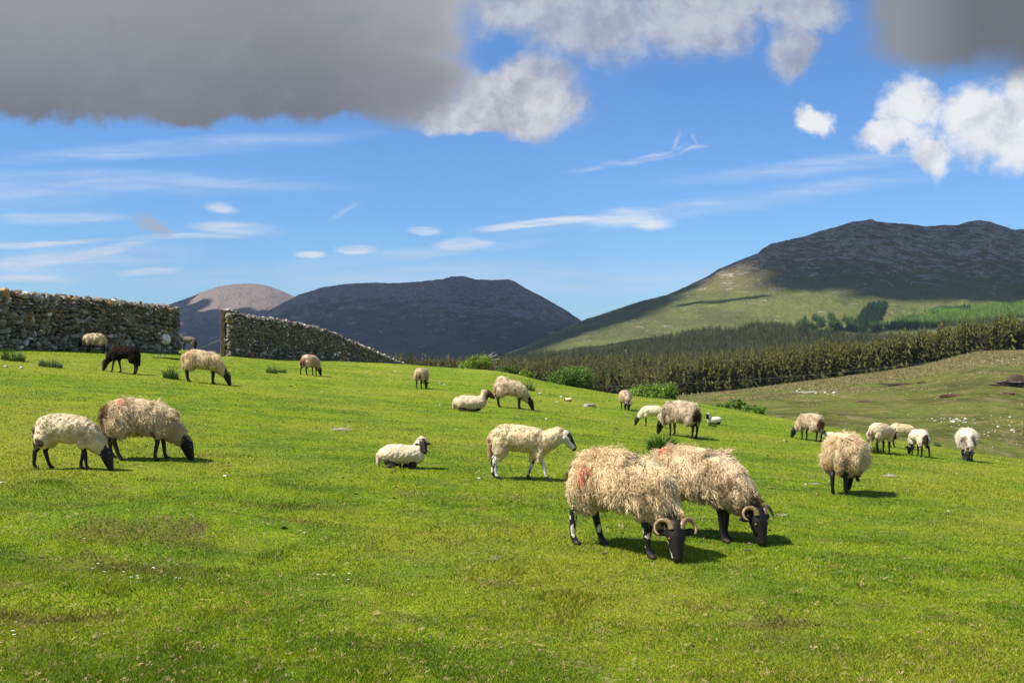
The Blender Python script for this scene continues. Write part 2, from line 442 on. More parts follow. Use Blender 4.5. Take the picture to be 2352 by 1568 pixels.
def locks(V,Q,N,cnt,L,wid,colf,curl=1.,seg=5,down=.8,rs=1,normalw=.55,inset=.012):
    g=np.random.default_rng(rs)
    A=V[Q]; ar=.5*np.linalg.norm(np.cross(A[:,2]-A[:,0],A[:,3]-A[:,1]),axis=1)
    idx=g.choice(len(Q),cnt,p=ar/ar.sum())
    a=g.random(cnt)[:,None]; b=g.random(cnt)[:,None]; q=A[idx]
    p=(q[:,0]*(1-a)+q[:,1]*a)*(1-b)+(q[:,3]*(1-a)+q[:,2]*a)*b
    n=nrm(N[Q[idx]].mean(1))
    col=colf(p)
    D=np.array([0,0,-1.])
    cl=np.stack([vn3(p[:,0]*13,p[:,1]*13,p[:,2]*13,k) for k in (31,32,33)],1)
    side=np.sign(p[:,1:2]+.01)*np.array([[0,1,0]])
    top=np.clip(n[:,2:3],0,1)
    d=nrm(n*normalw+D*down*(1-top*.5)+side*top*.5+cl*.50*curl+g.normal(size=(cnt,3))*.08)
    ln=L*(.65+.7*g.random(cnt))[:,None]*(.8+.4*cl[:,:1])*np.clip(.45+(p[:,2:3]-.30)*3.5,.45,1)
    cl2=np.stack([vn3(p[:,0]*34,p[:,1]*34,p[:,2]*34,k) for k in (61,62,63)],1)
    d=nrm(d+cl2*.42*curl)
    s=nrm(np.cross(d,n)+1e-3)
    ph=g.random(cnt)[:,None]*6.28+cl[:,1:2]*2; fr=g.uniform(5,9,(cnt,1))
    pts=[]; x=p-n*inset
    for k in range(seg+1):
        t=k/seg
        pts.append(x+s*np.sin(ph+fr*t*1.5)*L*.095*curl+n*np.cos(ph+fr*t)*L*.05*curl)
        d=nrm(d+D*.30*down+cl*.18*curl); dn=(d*n).sum(1,keepdims=True); lo=.16-.22*(k/seg); d=nrm(d+n*np.clip(lo-dn,0,None)*np.clip(n[:,2:3]*1.5+1.2,0,1)); x=x+d*ln/seg
    pts=np.stack(pts,1)                                  # cnt,seg+1,3
    w=np.array([1-.25*(k/seg)-.65*(k/seg)**3 for k in range(seg+1)])*wid
    VV=[]
    for j in range(3):
        th=2*math.pi*j/3
        off=s*math.cos(th)+n*math.sin(th)
        VV.append(pts+off[:,None,:]*w[None,:,None]*np.exp(g.normal(size=(cnt,1,1))*.38).clip(.45,2.2))
    VV=np.stack(VV,2).reshape(cnt,-1,3)                  # cnt,(seg+1)*3,3
    f=[]
    for k in range(seg):
        for j in range(3): f.append([k*3+j,k*3+(j+1)%3,(k+1)*3+(j+1)%3,(k+1)*3+j])
    f=np.array(f); nv=(seg+1)*3
    FF=(f[None]+(np.arange(cnt)*nv)[:,None,None]).reshape(-1,4)
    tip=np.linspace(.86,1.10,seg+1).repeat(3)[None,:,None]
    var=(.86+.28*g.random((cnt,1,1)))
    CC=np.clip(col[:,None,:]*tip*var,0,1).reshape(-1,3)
    return VV.reshape(-1,3),FF,CC
M_WOOL=colmat('wool',.95,60,.12,.05,.12)
M_SKIN=colmat('short_black_hair',.6,60,.25,.3)
M_HORN=colmat('horn_keratin',.45,30,.3,.4)
m_eye,nt_,b_=newmat('eye_amber',.15,.6); b_.inputs['Base Color'].default_value=(.06,.035,.012,1)
DARK=np.array([.011,.008,.0075]); WHITE=np.array([.62,.57,.50])

def sheep(px,py,H,yaw,label,pose='graze',wool='long',tone=(.60,.475,.295),cnt=2500,headyaw=0,legs=(0,0,0,0),horn=250,hornR=.07,
          marks=(),patch=(),face=DARK,facepatch=.0,legpatch=.0,legcol=DARK,vox=.011,hd=None,muz=None,fat=1.,locklen=None,tailc=None,r=None,
          raise_=None,seed=1,lean=0,earcol=None,category='sheep',woollegs=0,hump=0,noeye=False,nozle=None,dark_fleece=None):
    g=hit(px,py) if r is None else np.array([(px-1176)/F*r,r,float(zpas((px-1176)/F*r,r))])
    ya=R(yaw); ca,sa=math.cos(ya),math.sin(ya)
    lie = pose in('lie','liecurl')
    sc=H/F*g[1]/(.72 if not lie else .50)
    Zc={'lie':-.28,'liecurl':-.28}.get(pose,0.)
    fw=np.array([ca,sa]); lf=np.array([-sa,ca])
    def gz(x,y):
        w=g[:2]+sc*(fw*x+lf*y); return (float(zpas(w[0],w[1]))-g[2])/sc
    pit=0. if lie else (gz(.3,0)-gz(-.3,0))/.6
    short=wool!='long'
    k=.92 if short else 1.; k*=fat
    # --- head frame
    XS=.82; nb=np.array([.315,0,.50+Zc+pit*.38])
    hy=R(headyaw); cy,sy=math.cos(hy),math.sin(hy)
    if hd is None:
        hd={'graze':(.63,.27),'walk':(.66,.66),'stand':(.60,.74),'lie':(.58,.42),'liecurl':(.50,.30)}[pose]
    if muz is None:
        muz={'graze':(.35,-.95),'walk':(.75,-.62),'stand':(.8,-.55),'lie':(.82,-.50),'liecurl':(.5,-.8)}[pose]
    dx=(hd[0]-.38)*.86
    poll=np.array([.315+dx*cy,dx*sy,hd[1]+(0 if lie else pit*.6)])
    hy2=hy if nozle is None else R(nozle)
    a=nrm(np.array([muz[0]*math.cos(hy2),muz[0]*math.sin(hy2),muz[1]])); b_=nrm(np.array([-math.sin(hy2),math.cos(hy2),0]))
    c_=nrm(np.cross(a,b_)); 
    if c_[2]<0 and pose!='graze': c_=-c_
    if pose=='graze' and (c_[0]*math.cos(hy2)+c_[1]*math.sin(hy2))<0: c_=-c_
    if pose=='graze':       # keep the muzzle at the grass
        tip=poll+a*.22; gzp=gz(tip[0],tip[1]); poll[2]+= (gzp+.015)-tip[2]
    # --- body
    A=Acc()
    sp=[(-.30,.50,.115,.15),(-.22,.50,.15,.18),(-.05,.485,.16,.19),(.12,.475,.155,.19),(.26,.475,.14,.175),(.36,.48,.11,.15)]
    sp=[(x*XS,z,ry,rz) for x,z,ry,rz in sp]
    for x,z,ry,rz in sp: ell(A,(x,0,z+.02+Zc+pit*x),(.10,ry*.80*k,rz*.74*k),None,3)
    pm=(nb*.5+poll*.5)+np.array([0,0,-.02])
    chain(A,[nb+np.array([-.04,0,-.02]),pm,poll-c_*.02],[.115,.085,.062],3)
    HP=[(-.01,0,.068),(.045,.0,.067),(.095,-.004,.057),(.145,-.010,.047),(.19,-.014,.040)]
    chain(A,[poll+a*u+c_*v for u,v,_ in HP],[w for *_,w in HP],2)
    chain(A,[poll+a*.03-c_*.035,poll+a*.12-c_*.032,poll+a*.19-c_*.028],[.052,.040,.028],2)
    for s in(-1,1):                        # ears
        M=np.stack([nrm(b_*s*.95-a*.12-c_*.15),nrm(a),nrm(c_)],1)
        ell(A,poll+b_*s*.095-c_*.025+a*.015,(.062,.028,.014),M,2)
        ell(A,poll+b_*s*.04+a*.06+c_*.012,(.018,.022,.018),None,2)   # brow
    FEET=[]
    if not lie:
        base=[('f',.225,.085),('f',.225,-.085),('h',-.25,.085),('h',-.25,-.085)]
        for i,(kd,x,y) in enumerate(base):
            dxl=legs[i]; fz=gz(x+dxl,y)
            if raise_ and raise_[0]==i: fz+=raise_[1]
            def J(px_,pz,fr): return np.array([px_+dxl*fr, y*(1 if fr<.3 else .92), pz+pit*x*(1-fr)+fz*fr])
            if kd=='f':
                bend=.0 if not(raise_ and raise_[0]==i) else .08
                P=[J(x-.02,.44,0),J(x+.00,.335,.25),J(x+.015+bend,.215,.55),J(x+.005,.07,.93),J(x+.02,.022,1)]
                rd=[.048,.036,.029,.0205,.025]
            else:
                P=[J(x+.04,.46,0),J(x+.035,.36,.2),J(x-.055,.235,.55),J(x-.035,.075,.95),J(x-.008,.022,1)]
                rd=[.050,.040,.032,.0225,.026]
            chain(A,P,rd,2)
            FEET.append(P[-1])
            for s in(-1,1): ell(A,P[-1]+np.array([.022,s*.011,-.006]),(.027,.013,.018),None,2)
    else:
        s=1
        for y in(.13,-.13):
            chain(A,[(.20,y*.7,.13),(.27,y*.85,.055),(.17,y*1.0,.03),(.07,y*1.0,.028)],[.06,.036,.026,.024],2)
            chain(A,[(-.20,y*.7,.12),(-.10,y*1.0,.06),(-.20,y*1.2,.033),(-.06,y*1.3,.028),(0,y*1.3,.028)],[.07,.05,.030,.024,.026],2)
    V,Fs,_=A.arrays()
    V,Q,N=remesh(V,Fs,vox*.85,4)
    # colours of the short-haired parts
    hd_=np.einsum('ij,j->i',V-poll,a); hb=np.einsum('ij,j->i',V-poll,b_); hc=np.einsum('ij,j->i',V-poll,c_)
    C=np.tile(np.asarray(legcol,float),(len(V),1))
    ish=(np.linalg.norm(V-(poll+a*.08),axis=1)<.20)
    C[ish]=face
    if facepatch:
        w=(vn3(V[:,0]*40+seed,V[:,1]*40,V[:,2]*40,5)>.25-facepatch*.5)&ish&(hc<.0)&(np.abs(hb)>.02)&(np.abs(hb)<.075)&(hd_<.19)
        C[w]=WHITE*.9
    if legpatch:
        w=(vn3(V[:,0]*45+seed,V[:,1]*45,V[:,2]*28,6)>.45-legpatch)&(~ish)&(V[:,2]<.36)&(V[:,2]>.06)
        C[w]=WHITE
    if not lie:
        C[(V[:,2]<.045)&(~ish)]=np.array([.035,.026,.02])
    if face is not DARK and earcol is not None: pass
    if face[0]>.2:
        C[ish&(hc>.012+.012*vn3(V[:,0]*30,V[:,1]*30,V[:,2]*30,4))&(hd_>.0)]=DARK*1.5
    mz=ish&(hd_>.19); C[mz]=DARK*1.3
    name='lamb' if category=='lamb' else 'sheep'
    body=mk(name,V,Q,M_SKIN,None,C)
    body.location=g; body.rotation_euler.z=ya; body.scale=(sc,)*3
    tag(body,label,category,'sheep and lambs on the pasture')
    # --- fleece
    A=Acc(); 
    fs=[(-.335,.50,.125,.145),(-.29,.50,.155,.180),(-.22,.505,.178,.198),(-.08,.50,.190,.205),(.08,.492,.190,.203),(.22,.485,.180,.200),(.31,.48,.160,.185),(.37,.475,.13,.15)]
    fa=np.array(fs); fs=[(x,)+tuple(np.interp(x,fa[:,0],fa[:,q]) for q in (1,2,3)) for x in np.linspace(-.335,.37,22)]; fs=[(x*XS,z+(0 if lie else .014),ry*1.03,rz*(1 if lie else .93)) for x,z,ry,rz in fs]
    if lie: fs=[(x,z,ry*1.15,rz*.9) for x,z,ry,rz in fs]
    for x,z,ry,rz in fs:
        hz=hump*math.exp(-((x+.22)/.12)**2)
        ell(A,(x,0,z+Zc+pit*x+(.0 if not short else .02)+hz*.5),(.085,ry*k,rz*k+hz*.5),None,3)
    if not lie:
        for i,(s,xx) in enumerate(((1,.225),(-1,.225),(1,-.225),(-1,-.225))):
            ld=legs[i]*.25
            if xx<0: ell(A,(xx+ld,s*.095*k,.41+pit*xx),(.115,.085*k,.155),None,3)
            else: ell(A,(xx+ld,s*.09*k,.40+pit*xx),(.08,.075*k,.13),None,3)
            if woollegs: chain(A,[(xx+ld,s*.09,.36+pit*xx),(xx-.015+legs[i]*.5,s*.09,.26+pit*xx)],[.065,.040],2)
    n2=poll-a*.075-c_*.055
    chain(A,[nb+np.array([-.03,0,-.02]),nb*.5+n2*.5+np.array([0,0,-.035 if not short else -.01]),n2],[.150*k,.120*k,.074] if not short else [.155*k,.135*k,.080],3)
    tl=.22 if short else .18
    if category!='lamb': chain(A,[(-.31,0,.57+Zc-pit*.4),(-.365,0,.50+Zc-pit*.4),(-.37,0,.48-tl+Zc-pit*.4)],[.055,.048,.032],2)
    if lie:
        V,Fs,_=A.arrays(); V[:,2]=np.maximum(V[:,2],.015+.2*np.minimum(V[:,2],0)); A2=Acc(); A2.add(V,Fs); A=A2
    V,Fs,_=A.arrays()
    V,Q,N=remesh(V,Fs,vox*1.2,5)
    am=.016 if not short else .010
    fr=9 if not short else 21
    V=V+N*(am*(vn3(V[:,0]*fr,V[:,1]*fr,V[:,2]*fr,seed)+.5*vn3(V[:,0]*fr*2.2,V[:,1]*fr*2.2,V[:,2]*fr*2.2,seed+1)))[:,None]
    tone=np.array(tone)*(np.array([1.24,1.25,1.30]) if not short else np.array([1.04,1.02,.98]))
    def colf(p):
        n=.5+.5*vn3(p[:,0]*7+seed,p[:,1]*7,p[:,2]*7,8)*1.2
        n2=.5+.5*vn3(p[:,0]*24,p[:,1]*24,p[:,2]*24,9)
        c=tone[None]*(.80+.26*n+.12*n2)[:,None]*(1-np.array([0,.03,.10])*(1-n)[:,None])
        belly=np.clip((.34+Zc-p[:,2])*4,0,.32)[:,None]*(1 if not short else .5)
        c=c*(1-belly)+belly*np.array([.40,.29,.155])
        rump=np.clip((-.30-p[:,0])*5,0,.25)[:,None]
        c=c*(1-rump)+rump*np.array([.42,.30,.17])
        if dark_fleece is not None:
            w=np.clip((n+.2),.0,1)[:,None]; c=np.array(dark_fleece)*(.7+.6*w)
        if tailc is not None:
            w=np.clip((-.345-p[:,0])*40,0,1)*np.clip(1.3-abs(p[:,1])/.07,0,1); w=w[:,None]; c=c*(1-w)+w*np.array(tailc)
        for (cx,cyy,cz,rad,cc) in [(max(q[0]*.84,-.36),)+tuple(q[1:]) for q in patch]:
            dd=np.sqrt((p[:,0]-cx)**2+(p[:,1]-cyy)**2+(p[:,2]-cz-Zc)**2)+.05*vn3(p[:,0]*12,p[:,1]*12,p[:,2]*12,44)
            w=np.clip((rad-dd)/(.3*rad),0,1)[:,None]; c=c*(1-w)+w*np.array(cc)
        for (cx,cyy,rad) in marks:
            cx=cx*.85
            zc=.50+Zc+pit*cx+.20*k*math.sqrt(max(0,1-(cyy/(.19*k))**2))
            dd=np.sqrt((p[:,0]-cx)**2+(p[:,1]-cyy)**2+((p[:,2]-zc)*.75)**2)+.015*vn3(p[:,0]*26,p[:,1]*26,p[:,2]*26,45)
            w=(np.clip((rad-dd)/(.5*rad),0,.85)*(p[:,2]>.42+Zc))[:,None]; c=c*(1-w)+w*np.array([.66,.17,.13])
        return c
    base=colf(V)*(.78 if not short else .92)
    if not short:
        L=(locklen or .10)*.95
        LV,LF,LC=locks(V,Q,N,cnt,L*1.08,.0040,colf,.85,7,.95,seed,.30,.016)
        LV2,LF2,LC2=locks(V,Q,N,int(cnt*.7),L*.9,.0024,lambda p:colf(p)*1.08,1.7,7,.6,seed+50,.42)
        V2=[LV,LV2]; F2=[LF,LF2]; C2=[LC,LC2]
    else:
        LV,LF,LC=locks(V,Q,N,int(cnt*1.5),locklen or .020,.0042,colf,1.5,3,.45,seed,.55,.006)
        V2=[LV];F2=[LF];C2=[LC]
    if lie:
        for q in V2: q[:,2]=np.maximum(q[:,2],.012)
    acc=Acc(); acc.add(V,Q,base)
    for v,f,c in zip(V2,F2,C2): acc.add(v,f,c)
    acc.build('fleece',M_WOOL,body)
    # --- horns, eyes
    if horn:
        for s in(-1,1):
            th=np.linspace(R(-12),R(horn),26); hr=hornR*(1+.12*th/6)
            b0=poll+b_*s*.036+c_*.042-a*.004
            cen=b0-c_*hornR*.85
            hr=hornR*(1.0-.045*th); w_=nrm(b_*s*.80-c_*.55); cen=b0+w_*hornR; P=np.array([cen+hr[i]*(-math.cos(t)*w_-math.sin(t)*a*1.0)+(c_*.010+b_*s*.004)*t for i,t in enumerate(th)])
            tt=np.linspace(0,1,26); rad=.0235*(hornR/.07)**.6*(1-.80*tt)+.002+.0016*np.sin(tt*70)*(1-tt)
            HV,HF=tube(P,rad,8)
            hc_=np.array([.21,.145,.075])*(1-.25*np.sin(np.arange(len(HV))*.35)[:,None]*.4)
            mk('horn',HV,HF,M_HORN,body,hc_)
    if H>55 and not noeye:
        for s in(-1,1):
            EV,EF=ICO[2]; mk('eye',EV*.0145+poll+a*.068+b_*s*.050+c_*.022,EF,m_eye,body)
    return body
BR=(.085,.05,.03); BK=(.030,.024,.022); PK=(.45,.30,.17)
W1=(.60,.475,.30); W2=(.64,.55,.40); W3=(.70,.62,.47); WS=(.68,.56,.365)
# foreground pair
sheep(1421,1264,232,-40,'nearest shaggy horned ewe grazing in front, red mark on rump, white flecks on face',tone=(.66,.515,.315),cnt=17000,horn=240,hornR=.062,headyaw=-16,nozle=-42,
  marks=[(-.22,-.165,.050)],facepatch=.45,legpatch=.22,legs=(-.05,.07,.07,-.07),vox=.009,locklen=.125,tailc=BR,patch=[(-.52,0,.50,.09,BR),(.22,-.04,.66,.05,(.30,.24,.17))],seed=3,hd=(.60,.27))
sheep(1592,1236,215,-36,'shaggy horned ewe with red mark grazing just behind the nearest ewe',tone=(.62,.485,.305),cnt=15500,horn=235,hornR=.058,headyaw=-5,nozle=-25,
  marks=[(-.24,-.05,.055)],legs=(.0,.05,0,0),vox=.0095,locklen=.115,patch=[(.60,0,.34,.09,(.10,.07,.045)),(.2,0,.70,.08,(.36,.27,.17))],seed=8)
# left pair
sheep(318,1057,144,16,'long fleeced ewe with dark red mark grazing behind a smaller sheep at far left',tone=(.62,.50,.32),cnt=9500,horn=120,hornR=.05,
  marks=[(-.24,-.08,.036)],patch=[(-.50,-.02,.56,.13,(.17,.10,.06)),(.1,-.15,.27,.12,(.10,.07,.04))],legs=(.06,-.05,-.02,.08),vox=.01,locklen=.13,seed=5,fat=1.04,legcol=(.022,.016,.013))
sheep(150,1078,128,6,'short woolled sheep with black face and legs grazing leftmost in front of long fleeced ewe',wool='short',tone=(.66,.56,.39),cnt=9000,horn=40,hornR=.03,
  tailc=(.16,.13,.11),patch=[(-.52,0,.45,.10,(.12,.10,.09)),(-.48,0,.30,.08,(.10,.08,.07)),(-.33,-.16,.35,.05,(.12,.09,.07))],legs=(-.06,.06,.06,-.08),vox=.01,seed=6,fat=1.08,hd=(.62,.29),facepatch=.0)
# middle
sheep(918,1074,66,4,'short woolled sheep with black face and ears lying down looking at the camera',pose='lie',wool='short',tone=W3,cnt=7000,headyaw=-25,nozle=-72,hd=(.50,.44),muz=(.62,-.78),horn=80,hornR=.06,seed=7,vox=.011)
sheep(1192,1102,130,-4,'pale short woolled sheep walking with raised head, black and white face',pose='walk',wool='short',tone=WS,cnt=9000,horn=0,hd=(.70,.60),muz=(.62,-.78),
  face=np.array([.48,.44,.40]),legs=(-.13,.13,-.06,.0),legpatch=.55,woollegs=1,seed=9,vox=.010,patch=[(-.5,0,.40,.08,(.42,.27,.13))],facepatch=0,tailc=(.50,.35,.20))
sheep(1942,1133,132,58,'round shaggy ewe seen from behind with faint red mark and one foreleg bent',tone=(.66,.51,.315),cnt=9000,horn=0,fat=1.24,
  marks=[(-.22,-.10,.040)],headyaw=35,hd=(.50,.30),legs=(.02,.02,-.03,.0),raise_=(1,.14),vox=.01,locklen=.12,seed=10,patch=[(-.47,.1,.36,.12,(.42,.26,.12))])
sheep(1076,945,46,4,'shaggy horned ewe lying with head raised to the right, red mark on rump',pose='lie',tone=(.62,.50,.34),cnt=4200,hd=(.58,.47),muz=(.80,-.60),horn=230,hornR=.065,marks=[(-.28,-.08,.06)],seed=12,vox=.013,patch=[(-.45,-.1,.35,.10,(.25,.15,.09))],face=(.03,.02,.018),locklen=.08)
sheep(1171,937,66,8,'shaggy grazing ewe with lumpy torn fleece standing right of the lying ewe',tone=(.60,.48,.32),cnt=4500,horn=150,hornR=.05,seed=13,vox=.013,hump=.09,patch=[(-.47,0,.45,.08,(.28,.18,.10))])
sheep(1567,1003,82,138,'shaggy grey and cream ewe grazing leftward with dark rump, overlapping a white sheep',tone=(.60,.49,.35),cnt=5500,horn=90,hornR=.05,seed=14,vox=.012,fat=1.1,
  patch=[(-.50,.02,.47,.14,(.055,.035,.025)),(.33,.1,.50,.13,(.16,.125,.105)),(.25,.0,.68,.08,(.24,.19,.16))],locklen=.13)
sheep(1500,980,50,172,'small white short woolled sheep grazing left of the grey and cream ewe',wool='short',tone=(.74,.66,.47),cnt=4000,horn=45,hornR=.03,seed=15,vox=.013)
sheep(463,880,78,8,'cream ewe with red mark on hip grazing in front of the wall gap',tone=(.64,.50,.31),cnt=4800,horn=110,hornR=.06,marks=[(-.28,-.06,.075)],seed=16,vox=.012,locklen=.11)
sheep(288,858,66,172,'slim black sheep with curled horns grazing near the left stone wall',wool='short',tone=(.03,.02,.02),dark_fleece=(.018,.013,.012),cnt=2600,horn=240,hornR=.06,seed=17,vox=.013,fat=.98,legs=(.08,-.08,0,.03),face=(.018,.013,.011),locklen=.02)
sheep(219,798,47,180,'cream shaggy ewe standing close against the left stone wall, head in shadow',tone=(.56,.46,.30),cnt=3200,horn=100,hornR=.05,seed=18,vox=.015,hd=(.60,.36),pose='stand',muz=(.5,-.85),locklen=.10,r=40.3)
sheep(434,806,34,176,'grey backed black fronted sheep standing in the gap between the walls',wool='short',tone=(.20,.175,.155),cnt=2200,horn=0,seed=19,vox=.016,pose='stand',r=60,patch=[(.36,0,.50,.20,(.035,.028,.026)),(-.45,0,.35,.12,(.03,.025,.02))],hd=(.56,.66),fat=.9)
sheep(712,862,48,62,'ewe with brown stained rump seen from behind grazing near the right stone wall',tone=(.60,.45,.29),cnt=3200,horn=90,hornR=.05,seed=20,vox=.015,patch=[(-.50,.05,.47,.13,(.15,.08,.045))],legs=(0,0,-.14,.0),marks=[(-.2,-.06,.05)])
sheep(968,892,49,78,'narrow rear view of a cream ewe grazing alone left of the lying horned ewe',tone=(.58,.44,.285),cnt=3200,horn=0,seed=21,vox=.015,patch=[(-.50,0,.45,.10,(.22,.13,.08))],marks=[(-.25,0,.05)],fat=.95)
sheep(1436,941,46,-84,'ewe grazing head on towards the camera beside the broad green bush',tone=(.54,.42,.28),cnt=3200,horn=230,hornR=.06,seed=22,vox=.014,patch=[(.3,0,.62,.12,(.33,.23,.15))],legcol=DARK)
sheep(1862,1012,64,118,'ragged ewe with torn fleece and brown rump grazing, wool wisp blowing right',tone=(.60,.48,.33),cnt=4500,horn=70,hornR=.06,seed=23,vox=.013,patch=[(-.50,.0,.50,.13,(.12,.065,.04))],locklen=.14,headyaw=35)
sheep(2022,1041,70,38,'cream sheep with brown rump patches, leftmost of the right hand trio, head by another',wool='short',pose='stand',tone=(.66,.56,.40),cnt=4200,horn=60,hornR=.05,seed=24,vox=.013,hd=(.62,.55),muz=(.5,-.85),
  patch=[(-.50,.03,.48,.09,(.16,.09,.06)),(-.45,-.08,.32,.11,(.28,.18,.11))],legs=(0,0,-.12,.05),fat=1.08)
sheep(2072,1030,58,4,'pale sheep half hidden in the middle of the right hand trio',wool='short',pose='stand',tone=(.68,.57,.37),cnt=3800,horn=0,seed=25,vox=.014,hd=(.55,.46),muz=(.6,-.8),fat=1.04,legs=(.1,0.05,-.05,0))
sheep(2111,1048,65,95,'white sheep with black tail seen from behind, rightmost of the right hand trio',wool='short',tone=(.74,.68,.56),cnt=4200,horn=30,hornR=.03,seed=26,vox=.013,patch=[(-.53,0,.50,.10,(.035,.028,.026)),(-.53,0,.38,.08,(.04,.03,.028))],tailc=(.03,.025,.025),legs=(0,0,0,-.1),fat=.95)
sheep(2221,1056,72,-108,'white round ewe with grey neck and curled horns grazing at the far right',tone=(.70,.62,.48),cnt=5000,horn=200,hornR=.065,seed=27,vox=.013,fat=1.15,headyaw=-8,patch=[(.42,.0,.45,.17,(.16,.12,.10))],facepatch=.1)
# lambs
sheep(1307,922,11,170,'white lamb lying asleep with only its back showing on the slope',pose='liecurl',wool='short',tone=W3,cnt=1000,horn=0,seed=28,vox=.018,category='lamb')
sheep(1642,975,22,190,'white lamb with black head lying beside a dark grass tuft',pose='liecurl',wool='short',tone=(.76,.72,.63),cnt=1400,horn=35,hornR=.03,seed=29,vox=.016,category='lamb',headyaw=40,hd=(.62,.52),patch=[(-.45,0,.3,.09,BK)])
sheep(1904,1009,21,185,'white lamb with dark head lying behind the round shaggy ewe',pose='liecurl',wool='short',tone=(.74,.70,.62),cnt=1400,horn=35,hornR=.03,seed=30,vox=.016,category='lamb',headyaw=70,hd=(.58,.50),patch=[(-.40,0,.3,.12,(.1,.09,.085))])
# ---------------------------------------------------------------- stone walls
M_STONE=colmat('dry_stone',.92,7,.35,.12,0,True,.02)
def stone(acc,c,size,M,col,g,lvl=2,bx=.5):
    V,Fa=ICO[lvl]
    # push the ball towards a box and chip it
    m=np.abs(V).max(1,keepdims=True); W=V*(1-bx)+V/m*bx*.82
    for _ in range(7):
        n=nrm(g.normal(size=3)); d=W@n; lim=g.uniform(.45,.78); W=W-np.clip(d-lim,0,None)[:,None]*n
    W=W*(1+.08*vn3(V[:,0]*2+c[0]*7,V[:,1]*2+c[1]*5,V[:,2]*2+c[2]*3,2))[:,None]
    W=W*np.asarray(size)
    acc.add(W@np.asarray(M).T+c,Fa,col)
def stcol(g):
    t=g.random()
    if t<.50: c=np.array([.150,.140,.112])
    elif t<.70: c=np.array([.115,.115,.085])
    elif t<.84: c=np.array([.21,.195,.16])
    elif t<.91: c=np.array([.125,.09,.075])
    elif t<.945: c=np.array([.24,.15,.06])
    else: c=np.array([.42,.40,.36])
    return c*np.array([1.32,1.27,1.30])*g.uniform(.6,1.45)
def wall_ray(px): u=(px-1176)/F; d=26.6/(.234-u); return u*d,d
def drywall(name,label,px0,px1,top,thick,seed,base=None,ext=0):
    g=np.random.default_rng(seed)
    x0,y0=wall_ray(px0); x1,y1=wall_ray(px1)
    A=np.array([x0,y0]); B=np.array([x1,y1]); L=np.linalg.norm(B-A); t=(B-A)/L; nr=np.array([t[1],-t[0]])   # nr faces right (visible)
    def ptop(s):
        p=A+t*s; px=p[0]/p[1]*F+1176; return CZ-(float(tab(px,top))-800)/F*p[1]
    def pbase(s):
        p=A+t*s; z=float(zpas(p[0],p[1]))-.08; return min(z,ptop(s)-.35) if base is None else min(z,ptop(s)-base)
    acc=Acc(); ang=math.atan2(t[1],t[0])
    # core box, coloured dark to put shade in the gaps between stones
    ss=np.linspace(.1,L-.1,60); V=[]; 
    for s in ss:
        p=A+t*s; zb,zt=pbase(s)-.2,ptop(s)-.28
        for o in(-thick/2+.13,thick/2-.13):
            q=p+nr*o
            V+= [[q[0],q[1],zb],[q[0],q[1],zt]]
    n=len(ss); Fq=[]
    for i in range(n-1):
        a=i*4; b=a+4
        Fq+=[[a,b,b+1,a+1],[a+2,a+3,b+3,b+2],[a+1,b+1,b+3,a+3]]
    Fq+=[[0,1,3,2],[n*4-4,n*4-2,n*4-1,n*4-3]]
    acc.add(np.array(V),np.array(Fq),(.055,.05,.042))
    def put(s,z,o,sx,sy,sz,tilt,lvl=2,bx=.65):
        p=A+t*s+nr*o
        stone(acc,np.array([p[0],p[1],z]),(sx,sy,sz),rotm(g.normal()*.15,tilt,ang+g.normal()*.12),stcol(g),g,lvl,bx)
    for face in(1,-1):
        s=0
        # irregular packing: columns of varying breadth with jogged courses
        rows={}
        smax=L
        z=0; k=0
        while z<3.2:
            rh=g.choice([g.uniform(.07,.13),g.uniform(.12,.25)]) if face>0 else .28
            s=-g.random()*.2
            while s<smax:
                sl=rh*g.uniform(.8,2.1) if face>0 else .5
                big=g.random()<.10
                sc=s+sl/2; zz=pbase(np.clip(sc,0,L))+z+rh/2+.16*float(vn2(sc*1.1,z*1.5,seed))
                if 0<=sc<=L and zz<ptop(sc)-.10:
                    h=rh*g.uniform(.75,1.15)*(1.8 if big else 1); w=sl*(1.3 if big else 1)
                    put(sc,zz,face*(thick/2-.08+g.normal()*.022+(.02 if big else 0)),w*.60,.17,h*.62,g.normal()*.22)
                s+=sl*.96
            z+=rh*.93; k+=1
        if face>0:      # chinking stones
            for _ in range(int(L*26)):
                sc=g.uniform(0,L); zb,zt=pbase(sc),ptop(sc); 
                put(sc,g.uniform(zb,zt-.1),thick/2-.05,g.uniform(.04,.1),.1,g.uniform(.03,.07),g.normal()*.6)
    for e in(0,L):      # end faces
        zb,zt=pbase(e),ptop(e); z=zb
        while z<zt-.05:
            rh=g.uniform(.10,.22)
            for o in np.linspace(-thick/2+.12,thick/2-.12,2 if thick<.6 else 3): put(e+(.05 if e==0 else -.05),z+rh/2,o+g.normal()*.04,.17,thick/4.2,rh*.56,g.normal()*.1)
            z+=rh*.93
    s=0
    while s<L:           # coping
        w=g.uniform(.08,.26)
        h=g.uniform(.10,.20)
        for o in(-thick*.22,thick*.2):
            put(s+w/2,ptop(min(s+w/2,L))-.09+g.normal()*.03,o+g.normal()*.04,w*.58,thick*.30,h*g.uniform(.7,1.15),g.normal()*.45)
        s+=w*.85
    o=acc.build(name,M_STONE,None,False); tag(o,label,'stone wall'); return o
TOPL=[(-900,560),(-300,640),(0,667),(60,672),(130,680),(220,686),(300,694),(360,701),(405,708)]
TOPR=[(500,712),(530,713),(560,724),(620,731),(700,745),(760,762),(800,781),(850,802),(900,824),(925,834),(960,848)]
drywall('dry_stone_wall','grey dry stone wall at the left, running up to the gateway gap',-260,399,TOPL,.6,1)
